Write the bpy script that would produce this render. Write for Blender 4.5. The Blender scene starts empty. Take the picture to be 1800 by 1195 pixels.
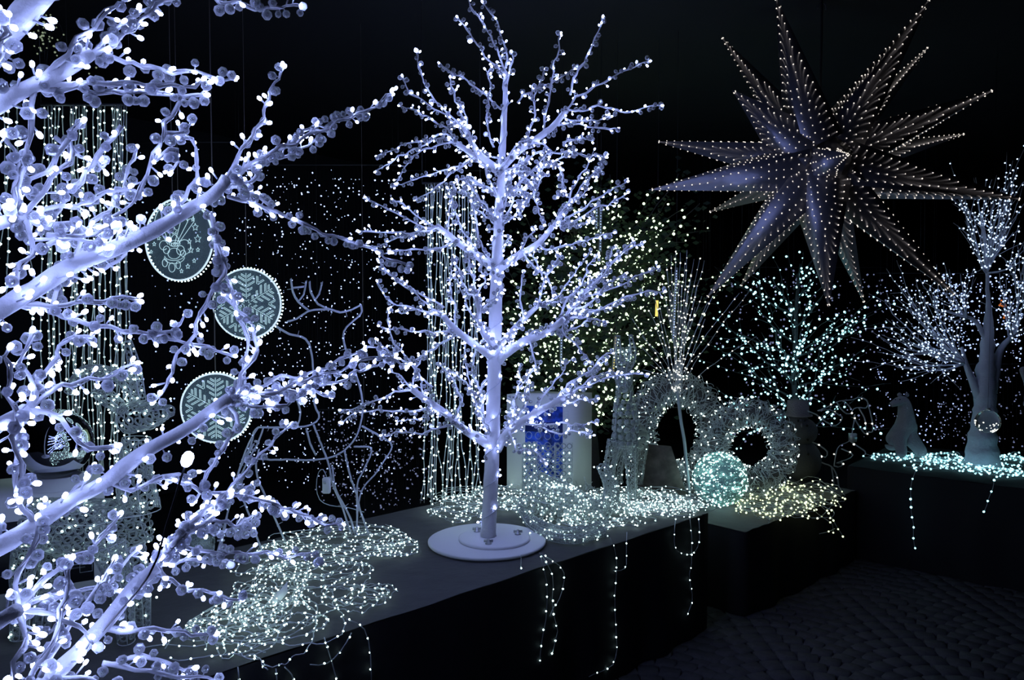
import bpy, math, random
import numpy as np
from mathutils import Vector, Matrix

random.seed(7); rng = np.random.default_rng(7)
sc = bpy.context.scene
COL = sc.collection
PI = math.pi

# ------------------------------------------------------------------ camera, world, exposure
F = 1350.0; CX, CY = 900.0, 597.5; HZ = 540.0; EYE = 1.5
PITCH = math.atan((CY - HZ) / F)
cam_data = bpy.data.cameras.new('camera'); cam = bpy.data.objects.new('camera', cam_data); COL.objects.link(cam)
cam_data.sensor_width = 36.0; cam_data.lens = 36.0 * F / 1800.0; cam_data.clip_start = 0.02; cam_data.clip_end = 100
cam.location = (0, 0, EYE); cam.rotation_euler = (PI / 2 - PITCH, 0, 0)
sc.camera = cam
world = bpy.data.worlds.new('world'); sc.world = world; world.use_nodes = True
world.node_tree.nodes['Background'].inputs[0].default_value = (0.25, 0.27, 0.5, 1)
world.node_tree.nodes['Background'].inputs[1].default_value = 0.01
sc.view_settings.view_transform = 'Standard'; sc.view_settings.look = 'None'
sc.view_settings.exposure = 0.0; sc.view_settings.gamma = 1.0; sc.view_settings.use_curve_mapping = False
sc.cycles.use_light_tree = True
sc.cycles.sample_clamp_indirect = 2.0
sc.cycles.max_bounces = 8; sc.cycles.transmission_bounces = 7; sc.cycles.diffuse_bounces = 2; sc.cycles.glossy_bounces = 3
sc.cycles.transparent_max_bounces = 8
sc.cycles.caustics_reflective = False; sc.cycles.caustics_refractive = False

cp, sp = math.cos(PITCH), math.sin(PITCH)
FWD = np.array([0, cp, -sp]); UPV = np.array([0, sp, cp])
def ray(px, py):
    return FWD + np.array([1.0, 0, 0]) * (px - CX) / F - UPV * (py - CY) / F
def P(px, py, d):                      # real point seen at a pixel, d metres in front
    r = ray(px, py); r = r * (d / r[1]); return np.array([r[0], r[1], r[2] + EYE])
def T(px, py, h):                      # real point at a height h
    r = ray(px, py); r = r * ((h - EYE) / r[2]); return np.array([r[0], r[1], r[2] + EYE])
def proj(p):
    v = np.asarray(p, float) - np.array([0, 0, EYE]); z = v @ FWD
    return CX + F * v[..., 0] / z, CY - F * (v @ UPV) / z, z

# ------------------------------------------------------------------ materials
def mat(name, col=(0.8, 0.8, 0.8), rough=0.5, metal=0.0, trans=0.0, ior=1.45, emit=None, strength=0.0, alpha=1.0, bump=0.0, bscale=60.0, sheen=0.0, var=0.0):
    m = bpy.data.materials.new(name); m.use_nodes = True
    nt = m.node_tree; b = nt.nodes['Principled BSDF']
    b.inputs['Base Color'].default_value = (*col, 1); b.inputs['Roughness'].default_value = rough
    b.inputs['Metallic'].default_value = metal; b.inputs['IOR'].default_value = ior
    b.inputs['Transmission Weight'].default_value = trans; b.inputs['Alpha'].default_value = alpha
    b.inputs['Sheen Weight'].default_value = sheen
    if emit: b.inputs['Emission Color'].default_value = (*emit, 1); b.inputs['Emission Strength'].default_value = strength
    if bump or var:
        tc = nt.nodes.new('ShaderNodeTexCoord'); n = nt.nodes.new('ShaderNodeTexNoise'); n.inputs['Scale'].default_value = bscale
        n.inputs['Detail'].default_value = 4
        nt.links.new(tc.outputs['Object'], n.inputs['Vector'])
        if bump:
            bp = nt.nodes.new('ShaderNodeBump'); bp.inputs['Strength'].default_value = bump; bp.inputs['Distance'].default_value = 0.01
            nt.links.new(n.outputs['Fac'], bp.inputs['Height']); nt.links.new(bp.outputs['Normal'], b.inputs['Normal'])
        if var:
            r = nt.nodes.new('ShaderNodeValToRGB'); r.color_ramp.elements[0].color = (*[c * (1 - var) for c in col], 1)
            r.color_ramp.elements[1].color = (*[min(1, c * (1 + var)) for c in col], 1)
            r.color_ramp.elements[0].position = 0.35; r.color_ramp.elements[1].position = 0.65
            nt.links.new(n.outputs['Fac'], r.inputs['Fac']); nt.links.new(r.outputs['Color'], b.inputs['Base Color'])
    return m
def led(name, col, s, sampled=True):
    m = bpy.data.materials.new(name); m.use_nodes = True; nt = m.node_tree
    nt.nodes.remove(nt.nodes['Principled BSDF'])
    e = nt.nodes.new('ShaderNodeEmission'); e.inputs[0].default_value = (*col, 1); e.inputs[1].default_value = s
    nt.links.new(e.outputs[0], nt.nodes['Material Output'].inputs[0])
    m.cycles.emission_sampling = 'FRONT' if sampled else 'NONE'
    return m
def bead_mat(name, col, dif=0.3):
    m = bpy.data.materials.new(name); m.use_nodes = True; nt = m.node_tree
    nt.nodes.remove(nt.nodes['Principled BSDF'])
    g = nt.nodes.new('ShaderNodeBsdfGlass'); g.inputs['Color'].default_value = (*col, 1); g.inputs['Roughness'].default_value = 0.02; g.inputs['IOR'].default_value = 1.5
    t = nt.nodes.new('ShaderNodeBsdfTranslucent'); t.inputs['Color'].default_value = (*col, 1)
    d = nt.nodes.new('ShaderNodeBsdfDiffuse'); d.inputs['Color'].default_value = (*col, 1)
    w = nt.nodes.new('ShaderNodeLayerWeight'); w.inputs['Blend'].default_value = 0.35
    mr = nt.nodes.new('ShaderNodeMapRange'); mr.inputs['To Min'].default_value = dif * 0.45; mr.inputs['To Max'].default_value = min(1.0, dif * 2.4)
    a = nt.nodes.new('ShaderNodeMixShader'); a.inputs[0].default_value = 0.45
    b = nt.nodes.new('ShaderNodeMixShader')
    nt.links.new(w.outputs['Facing'], mr.inputs['Value']); nt.links.new(mr.outputs[0], b.inputs[0])
    nt.links.new(t.outputs[0], a.inputs[1]); nt.links.new(d.outputs[0], a.inputs[2])
    nt.links.new(g.outputs[0], b.inputs[1]); nt.links.new(a.outputs[0], b.inputs[2])
    nt.links.new(b.outputs[0], nt.nodes['Material Output'].inputs[0])
    return m
M = dict(
    bark=mat('white_tape_bark', (0.86, 0.86, 0.93), 0.6, bump=0.35, bscale=90),
    bead=bead_mat('clear_bead', (0.93, 0.94, 1.0), 0.42),
    acrylic=bead_mat('clear_acrylic', (0.93, 0.97, 1.0), 0.6),
    led_blue=led('led_blue_white', (0.38, 0.475, 1.0), 29),
    led_core=led('led_core_near', (0.38, 0.475, 1.0), 26),
    led_cool=led('led_cool_white', (0.60, 0.88, 0.86), 9.0),
    led_green=led('led_green_white', (0.72, 1.0, 0.60), 4, False),
    led_warm=led('led_warm_green', (0.85, 1.0, 0.55), 2.5),
    led_cyan=led('led_cyan', (0.35, 0.85, 0.95), 3.5, False),
    led_blue2=led('led_blue_far', (0.50, 0.70, 1.0), 3),
    led_dim=led('led_dim_blue', (0.42, 0.55, 1.0), 1.6, False),
    led_faint=led('led_faint', (0.35, 0.42, 0.75), 0.45, False),
    led_star=led('led_star_white', (1.0, 0.90, 0.78), 1.3, False),
    led_yellow=led('led_yellow', (1.0, 0.75, 0.18), 1.2, False),
    led_orange=led('led_orange', (1.0, 0.25, 0.04), 0.5, False),
    edge=led('edge_light', (0.62, 0.80, 1.0), 1.1),
    led_ball=led('led_ball_cyan', (0.58, 0.92, 0.86), 12),
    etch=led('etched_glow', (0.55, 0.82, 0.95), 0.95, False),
    wire=mat('silver_wire', (0.62, 0.66, 0.68), 0.35, 0.4),
    wire_clear=mat('clear_wire', (0.6, 0.66, 0.7), 0.3, 0.1),
    cord_dull=mat('dull_cord', (0.16, 0.14, 0.13), 0.7),
    wire_dark=mat('dark_wire', (0.05, 0.05, 0.06), 0.4),
    tube=mat('white_frame_tube', (0.72, 0.74, 0.85), 0.4),
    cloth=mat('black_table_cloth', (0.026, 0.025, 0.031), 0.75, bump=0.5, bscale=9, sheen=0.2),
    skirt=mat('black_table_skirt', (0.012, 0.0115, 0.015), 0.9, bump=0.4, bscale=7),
    drape=mat('black_drape', (0.012, 0.012, 0.016), 0.9),
    ceil=mat('dark_ceiling', (0.010, 0.010, 0.013), 0.8, bump=0.2, bscale=6),
    stone=mat('dark_cobble', (0.085, 0.082, 0.095), 0.7, bump=0.3, bscale=40, var=0.12),
    joint=mat('cobble_joint', (0.02, 0.02, 0.024), 0.9),
    disc=mat('white_painted_disc', (0.86, 0.86, 0.92), 0.45),
    card=mat('white_cardboard', (0.88, 0.89, 0.93), 0.6),
    print_dark=mat('black_print', (0.012, 0.012, 0.02), 0.5),
    print_blue=mat('blue_print', (0.03, 0.09, 0.55), 0.4, var=0.7, bscale=28),
    print_navy=mat('navy_print', (0.012, 0.025, 0.16), 0.4),
    print_white=mat('white_print', (0.7, 0.75, 0.85), 0.5),
    mirror=mat('mirror_glass', (0.82, 0.85, 0.92), 0.02, 1.0),
    glass=mat('clear_glass', (0.9, 0.93, 0.95), 0.01, 0.0, 0.95, 1.25),
    foil=mat('dark_foil', (0.20, 0.20, 0.25), 0.34, 0.65, bump=0.12, bscale=14),
    tinsel=mat('grey_tinsel_wire', (0.55, 0.62, 0.70), 0.5, 0.1),
    ballwire=mat('ball_wire', (0.55, 0.85, 0.85), 0.4),
    plush=mat('grey_plush', (0.30, 0.28, 0.32), 0.95, bump=0.6, bscale=120),
    plush_dark=mat('dark_felt', (0.10, 0.10, 0.115), 0.95, bump=0.4, bscale=80),
    black=mat('black_button', (0.01, 0.01, 0.01), 0.4),
    sculpt=mat('carved_bark', (0.55, 0.55, 0.68), 0.8, bump=0.9, bscale=26),
    brown=mat('brown_card', (0.20, 0.17, 0.16), 0.8, var=0.3, bscale=20),
    trunkdark=mat('dark_trunk', (0.06, 0.055, 0.06), 0.8, bump=0.6, bscale=40),
    leafdark=mat('dark_leaf', (0.03, 0.055, 0.035), 0.8),
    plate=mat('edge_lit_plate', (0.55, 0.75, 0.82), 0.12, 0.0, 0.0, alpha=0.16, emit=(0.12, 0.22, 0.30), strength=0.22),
    film=mat('silver_foil', (0.75, 0.85, 0.85), 0.25, 0.9, bump=1.0, bscale=160),
    steel=mat('steel_bolt', (0.6, 0.6, 0.65), 0.3, 0.9),
)

# ------------------------------------------------------------------ mesh builder
class MB:
    def __init__(s): s.v = []; s.f = []; s.n = 0
    def add(s, V, Fs):
        V = np.asarray(V, float).reshape(-1, 3)
        for f in Fs:
            f = np.asarray(f, int)
            if f.size: s.f.append(f + s.n)
        s.v.append(V); s.n += len(V); return s
    def box(s, c, size, R=None):
        hx, hy, hz = [x / 2 for x in size]
        V = np.array([[x, y, z] for x in (-hx, hx) for y in (-hy, hy) for z in (-hz, hz)])
        if R is not None: V = V @ np.asarray(R).T
        return s.add(V + np.asarray(c), [[[0, 1, 3, 2], [4, 6, 7, 5], [0, 4, 5, 1], [2, 3, 7, 6], [0, 2, 6, 4], [1, 5, 7, 3]]])
    def poly(s, pts, thick=None):
        pts = np.asarray(pts, float); n = len(pts)
        if thick is None: return s.add(pts, [[list(range(n))]])
        a = np.asarray(thick, float)
        V = np.vstack([pts, pts + a]); q = [[i, (i + 1) % n, n + (i + 1) % n, n + i] for i in range(n)]
        return s.add(V, [[list(range(n))[::-1]], [list(range(n, 2 * n))], q])
    def tube(s, pts, r, n=5, closed=False):
        pts = np.asarray(pts, float); m = len(pts)
        if m < 2: return s
        t = np.gradient(pts, axis=0) if not closed else (np.roll(pts, -1, 0) - np.roll(pts, 1, 0))
        t /= (np.linalg.norm(t, axis=1, keepdims=True) + 1e-12)
        ref = np.array([0.13, 0.21, 0.97]) if abs(t[0] @ np.array([0.13, 0.21, 0.97])) < 0.9 else np.array([0.97, 0.1, 0.2])
        N = np.empty_like(pts); u = ref - t[0] * (ref @ t[0]); u /= np.linalg.norm(u); N[0] = u
        for i in range(1, m):
            u = N[i - 1] - t[i] * (N[i - 1] @ t[i]); l = np.linalg.norm(u)
            N[i] = u / l if l > 1e-6 else N[i - 1]
        B = np.cross(t, N)
        a = np.arange(n) * 2 * PI / n; r = np.broadcast_to(np.asarray(r, float), (m,))
        V = pts[:, None, :] + r[:, None, None] * (np.cos(a)[None, :, None] * N[:, None, :] + np.sin(a)[None, :, None] * B[:, None, :])
        V = V.reshape(-1, 3); k = m if closed else m - 1
        i = np.arange(k)[:, None]; j = np.arange(n)[None, :]; i2 = (i + 1) % m; j2 = (j + 1) % n
        q = np.stack([i * n + j, i * n + j2, i2 * n + j2, i2 * n + j], -1).reshape(-1, 4)
        fs = [q]
        if not closed: fs += [[list(range(n))[::-1]], [[(m - 1) * n + x for x in range(n)]]]
        return s.add(V, fs)
    def lathe(s, prof, c, n=32, R=None):
        a = np.arange(n) * 2 * PI / n; V = []
        for r, z in prof: V += [[r * math.cos(x), r * math.sin(x), z] for x in a]
        V = np.array(V)
        if R is not None: V = V @ np.asarray(R).T
        V = V + np.asarray(c); m = len(prof); q = []
        for i in range(m - 1):
            for j in range(n): q.append([i * n + j, i * n + (j + 1) % n, (i + 1) * n + (j + 1) % n, (i + 1) * n + j])
        return s.add(V, [q, [list(range(n))[::-1]], [[(m - 1) * n + x for x in range(n)]]])
    def scatter(s, tmpl, pos, rots, sc_=None):
        V, Fs = tmpl; pos = np.asarray(pos, float)
        if len(pos) == 0: return s
        W = np.einsum('nij,vj->nvi', rots, V)
        if sc_ is not None:
            sc_ = np.asarray(sc_, float); W = W * (sc_[:, None, None] if sc_.ndim == 1 else 1)
        W = W + pos[:, None, :]; k = len(V); off = (np.arange(len(pos)) * k)[:, None, None]
        return s.add(W.reshape(-1, 3), [(np.asarray(f)[None] + off).reshape(-1, len(f[0])) for f in Fs])
    def mesh(s, name, m, smooth=False):
        me = bpy.data.meshes.new(name); V = np.concatenate(s.v).astype(np.float32)
        me.vertices.add(len(V)); me.vertices.foreach_set('co', V.ravel())
        fl = [f if f.ndim == 2 else f[None] for f in s.f]
        loops = np.concatenate([f.ravel() for f in fl]).astype(np.int32)
        tot = np.concatenate([np.full(len(f), f.shape[1]) for f in fl]).astype(np.int32)
        st = np.concatenate([[0], np.cumsum(tot)[:-1]]).astype(np.int32)
        me.loops.add(len(loops)); me.loops.foreach_set('vertex_index', loops)
        me.polygons.add(len(tot)); me.polygons.foreach_set('loop_start', st)
        if smooth: me.polygons.foreach_set('use_smooth', np.ones(len(tot), bool))
        me.update(calc_edges=True)
        if m: me.materials.append(M[m] if isinstance(m, str) else m)
        return me
    def build(s, name, m, parent=None, smooth=False, stuff=False):
        if not s.v: return None
        o = bpy.data.objects.new(name, s.mesh(name, m, smooth)); COL.objects.link(o)
        if parent is not None:
            o.parent = parent; o.matrix_parent_inverse = parent_world(parent).inverted()
        if stuff: o['kind'] = 'stuff'
        return o
def parent_world(o):
    w = o.matrix_basis.copy(); p = o.parent
    while p is not None:
        w = p.matrix_basis @ o.matrix_parent_inverse @ w; o = p; p = p.parent
    return w
def thing(name, label, cat, loc, group=None):
    o = bpy.data.objects.new(name, None); o.empty_display_size = 0.05; COL.objects.link(o); o.location = tuple(loc)
    o['label'] = label; o['category'] = cat
    if group: o['group'] = group
    return o
def tag(o, label, cat, group=None):
    o['label'] = label; o['category'] = cat
    if group: o['group'] = group
    return o
def struct(name, mb, m, parent=None):
    o = mb.build(name, m, parent)
    if parent is None: o['kind'] = 'structure'
    return o

# templates
def ringed(prof, n):
    V = []; Fs3 = []; q = []; idx = []
    for r, z in prof:
        if r == 0: idx.append([len(V)]); V.append([0, 0, z])
        else:
            idx.append(list(range(len(V), len(V) + n))); V += [[r * math.cos(2 * PI * j / n), r * math.sin(2 * PI * j / n), z] for j in range(n)]
    for a, b in zip(idx[:-1], idx[1:]):
        for j in range(n):
            k = (j + 1) % n
            if len(a) == 1: Fs3.append([a[0], b[k], b[j]])
            elif len(b) == 1: Fs3.append([a[j], a[k], b[0]])
            else: q.append([a[j], a[k], b[k], b[j]])
    return np.array(V, float), [f for f in (Fs3, q) if f]
def flip(t): return (t[0], [[x[::-1] for x in f] for f in t[1]])
BEAD = ringed([(0, -1.15), (0.9, -0.45), (1.0, 0.25), (0.5, 0.95), (0, 0.95)], 6)       # faceted drop, unit radius
LEDT = ringed([(0.55, -1.5), (0.95, -0.9), (1.0, 0.3), (0.7, 0.95), (0, 1.3)], 6)
OCT = ringed([(0, -1.0), (1.0, 0), (0, 1.0)], 4)
TIN = ringed([(0, -1.1), (0.9, -0.4), (0.9, 0.4), (0, 1.1)], 5)
def rots_to(dirs):
    d = np.asarray(dirs, float); d = d / (np.linalg.norm(d, axis=1, keepdims=True) + 1e-12)
    ref = np.where(np.abs(d[:, 2:3]) < 0.9, np.array([[0, 0, 1.0]]), np.array([[1.0, 0, 0]]))
    x = np.cross(ref, d); x /= np.linalg.norm(x, axis=1, keepdims=True); y = np.cross(d, x)
    return np.stack([x, y, d], -1)
def spots(parent, name, m, pos, r, tmpl=None, dirs=None, lo=0.8, hi=1.2):
    pos = np.asarray(pos, float)
    if len(pos) == 0: return None
    if dirs is None: dirs = rng.normal(size=(len(pos), 3))
    b = MB(); b.scatter(tmpl or TIN, pos, rots_to(dirs), r * rng.uniform(lo, hi, len(pos)))
    return b.build(name, m, parent, stuff=True)

def smooth_path(pts, step=0.02, noise=0.0, freq=3):
    pts = np.asarray(pts, float)
    if len(pts) > 2:
        e = np.vstack([2 * pts[0] - pts[1], pts, 2 * pts[-1] - pts[-2]]); out = []
        for i in range(1, len(e) - 2):
            p0, p1, p2, p3 = e[i - 1:i + 3]; k = max(2, int(np.linalg.norm(p2 - p1) / step))
            t = (np.arange(k) / k)[:, None]
            out.append(0.5 * (2 * p1 + (p2 - p0) * t + (2 * p0 - 5 * p1 + 4 * p2 - p3) * t * t + (3 * p1 - p0 - 3 * p2 + p3) * t ** 3))
        out.append(pts[-1:]); q = np.vstack(out)
    else:
        k = max(2, int(np.linalg.norm(pts[1] - pts[0]) / step)); t = np.linspace(0, 1, k + 1)[:, None]; q = pts[0] * (1 - t) + pts[1] * t
    if noise:
        n = len(q); w = rng.normal(size=(n, 3)) * noise
        if freq > 1:
            k = np.ones(freq) / freq; w = np.stack([np.convolve(w[:, i], k, 'same') for i in range(3)], 1) * math.sqrt(freq)
        ramp = np.clip(np.arange(n) / 3.0, 0, 1)[:, None]; q = q + w * ramp
    return q
def along(path, spacing, jit=0.3, start=0.0):
    seg = np.linalg.norm(np.diff(path, axis=0), axis=1); cum = np.concatenate([[0], np.cumsum(seg)]); L = cum[-1]
    s = start + spacing * random.uniform(0.1, 1.0); out = []
    while s < L: out.append(s); s += spacing * random.uniform(1 - jit, 1 + jit)
    if not out: return np.zeros((0, 3)), np.zeros((0, 3))
    out = np.array(out); p = np.stack([np.interp(out, cum, path[:, i]) for i in range(3)], 1)
    p2 = np.stack([np.interp(out + 0.01, cum, path[:, i]) for i in range(3)], 1); p1 = np.stack([np.interp(out - 0.01, cum, path[:, i]) for i in range(3)], 1)
    t = p2 - p1; t /= np.linalg.norm(t, axis=1, keepdims=True) + 1e-9
    return p, t

# ------------------------------------------------------------------ room
CEIL = 2.95
wa = T(100, 181, CEIL); wb = T(1150, 389, CEIL); wc = T(1800, 404, CEIL)
dirw = (wb - wa) / np.linalg.norm(wb - wa); w0 = wa - dirw * 9.0
def wall(name, a, b, m='drape', h=CEIL, pleat=0.04, n=None):
    a = np.array([a[0], a[1]]); b = np.array([b[0], b[1]]); L = np.linalg.norm(b - a); n = n or int(L / 0.12)
    nrm = np.array([-(b - a)[1], (b - a)[0]]) / L; V = []
    for i in range(n + 1):
        t = i / n; p = a * (1 - t) + b * t + nrm * pleat * (0.5 + 0.5 * math.sin(i * 1.9)) * (0.6 + 0.4 * math.sin(i * 0.37))
        V += [[p[0], p[1], 0], [p[0], p[1], h]]
    q = [[2 * i, 2 * i + 2, 2 * i + 3, 2 * i + 1] for i in range(n)]
    mb = MB(); mb.add(V, [q]); return struct(name, mb, m)
xr = 11.0; yc = wc[1] + (xr - wc[0]) * (wc[1] - wb[1]) / (wc[0] - wb[0])
wall('wall_left', w0, wb); wall('wall_back', wb, (xr, yc)); wall('wall_right', (xr, yc), (xr, -3)); wall('wall_front', (xr, -3), (w0[0], -3))
mb = MB(); mb.box((1.0, 6, CEIL + 0.03), (24, 22, 0.06)); struct('ceiling', mb, 'ceil')
floor_mb = MB(); floor_mb.box((1.0, 6, -0.05), (24, 22, 0.06)); floor = struct('floor', floor_mb, 'joint')
# fan-laid cobbles: arcs of stones in columns, the nearest ones each an object
stones = []
colw, rise, R0 = 0.62, 0.088, 0.40
for c in range(-4, 16):
    xc = c * colw - 0.1
    for k in range(12, 95):
        y0 = k * rise + (0.5 * rise if c % 2 else 0)
        half = math.asin(min(0.98, (colw / 2) / R0)); na = 8
        for j in range(na):
            a = -half + (j + 0.5) * 2 * half / na
            x = xc + R0 * math.sin(a); y = y0 + R0 * math.cos(a) - R0
            px, py, z = proj((x, y, 0))
            if z > 0.5 and -500 < px < 2400 and py < 1400: stones.append((z, x, y, a, 2 * half * R0 / na))
stones.sort()
tm = MB()
V = []
for zz, s_ in ((-0.02, 0.5), (-0.004, 0.49), (0.0, 0.462)):
    V += [[s_ * sx * 1.0, s_ * sy * 1.0, zz] for sx, sy in ((-1, -1), (1, -1), (1, 1), (-1, 1))]
Q = [[8, 9, 10, 11]] + [[i + j, i + (j + 1) % 4, i + 4 + (j + 1) % 4, i + 4 + j] for i in (0, 4) for j in range(4)]
STONE = (np.array(V), [Q])
def visible_floor(x, y):   # not under the benches
    n = -(x + 0.47) * 0.681 + (y - 2.24) * 0.732
    return n < 0.25
fr = [s for s in stones if visible_floor(s[1], s[2])]; fr.sort(key=lambda s: (not (0 < proj((s[1], s[2], 0))[0] < 1800 and proj((s[1], s[2], 0))[1] < 1195), s[0]))
near, far = fr[:300], fr[300:]
smesh = None
def stone_mesh(L):
    b = MB(); b.add(STONE[0] * np.array([L * 0.96, rise * 0.95, 1.0]), STONE[1]); return b.mesh('cobble_stone', 'stone')
for i, (z, x, y, a, L) in enumerate(near):
    if smesh is None: smesh = stone_mesh(L)
    o = bpy.data.objects.new('cobble_stone', smesh); COL.objects.link(o); o.parent = floor
    o.location = (x, y, 0.002 * random.random()); o.rotation_euler = (random.uniform(-.01, .01), random.uniform(-.01, .01), -a)
if far:
    b = MB(); A = np.array([[s[1], s[2], 0.0015 * random.random()] for s in far]); th = -np.array([s[3] for s in far])
    Rm = np.zeros((len(far), 3, 3)); Rm[:, 0, 0] = np.cos(th); Rm[:, 0, 1] = -np.sin(th); Rm[:, 1, 0] = np.sin(th); Rm[:, 1, 1] = np.cos(th); Rm[:, 2, 2] = 1
    b.scatter((STONE[0] * np.array([far[0][4] * 0.96, rise * 0.95, 1.0]), STONE[1]), A, Rm); o = b.build('cobble_stone', 'stone', floor, stuff=True)

# ------------------------------------------------------------------ tables
H1 = 0.55; A0 = np.array([-0.47, 2.24]); TD = np.array([0.732, 0.681]); TN = np.array([-0.681, 0.732])
def on1(t, n, z=H1): p = A0 + TD * t + TN * n; return np.array([p[0], p[1], z])
def table(name, label, corners, h, seed, topm='cloth'):
    c = [np.array(x) for x in corners]; ctr = sum(c) / 4; t = thing(name, label, 'table', (ctr[0], ctr[1], 0))
    top = MB(); nx, ny = 60, 14; V = []
    for i in range(nx + 1):
        for j in range(ny + 1):
            u, v = i / nx, j / ny; p = (c[0] * (1 - u) + c[1] * u) * (1 - v) + (c[3] * (1 - u) + c[2] * u) * v
            zz = h - 0.003 + 0.0018 * math.sin(i * 1.3 + seed) * math.cos(j * 2.1) - 0.0012 * math.sin(i * .37 + j * 0.9 + seed)
            V.append([p[0], p[1], zz])
    n = ny + 1; top.add(V, [[[i * n + j, (i + 1) * n + j, (i + 1) * n + j + 1, i * n + j + 1] for i in range(nx) for j in range(ny)]])
    top.poly([(p[0], p[1], h - 0.03) for p in c], (0, 0, 0.012))
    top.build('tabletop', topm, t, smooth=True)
    # draped skirt with soft folds
    sk = MB(); per = []
    for a, b in ((c[0], c[1]), (c[1], c[2]), (c[2], c[3]), (c[3], c[0])):
        L = np.linalg.norm(b - a); k = int(L / 0.04); nn = np.array([(b - a)[1], -(b - a)[0]]) / L
        for i in range(k):
            w = 0.5 + 0.5 * math.sin(i * 0.9 + seed) * math.sin(i * 0.23 + seed * 2); per.append((a + (b - a) * i / k, nn, w, min(i, k - i)))
    m = len(per); V = []
    for zf in (1, 0.9, 0.5, 0.0):
        for p, nn, w, e in per:
            q = p + nn * (0.004 + (1 - zf) * 0.035 * w * min(1, e / 4)); V.append([q[0], q[1], (h - 0.004) * zf + 0.004 * (1 - zf)])
    q = [[r * m + i, (r + 1) * m + i, (r + 1) * m + (i + 1) % m, r * m + (i + 1) % m] for r in range(3) for i in range(m)]
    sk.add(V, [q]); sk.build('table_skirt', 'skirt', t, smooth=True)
    return t
W1 = 1.0
p = [A0 + TD * (-2.3), A0 + TD * 1.88, A0 + TD * 1.88 + TN * W1, A0 + TD * (-2.3) + TN * W1]
table('display_table', 'long black cloth covered table carrying the white bead tree and both near light heaps', p, H1, 1)
H2 = 0.42; b0 = np.array([1.107, 3.645]) + TD * 0.02
p = [b0, b0 + TD * 1.25, b0 + TD * 1.25 + TN * 0.95, b0 + TN * 0.95]
table('low_table', 'lower black table holding the wreaths and the round wire light ball', p, H2, 3)
r0, r1 = T(1490, 818, H1)[:2], T(1800, 858, H1)[:2]; rd = (r1 - r0) / np.linalg.norm(r1 - r0); rn = np.array([-rd[1], rd[0]])
p = [r0, r0 + rd * 2.4, r0 + rd * 2.4 + rn * 1.0, r0 + rn * 1.0]
table('corner_table', 'far right black cloth covered table under the carved bark tree', p, H1, 5, 'skirt')

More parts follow.
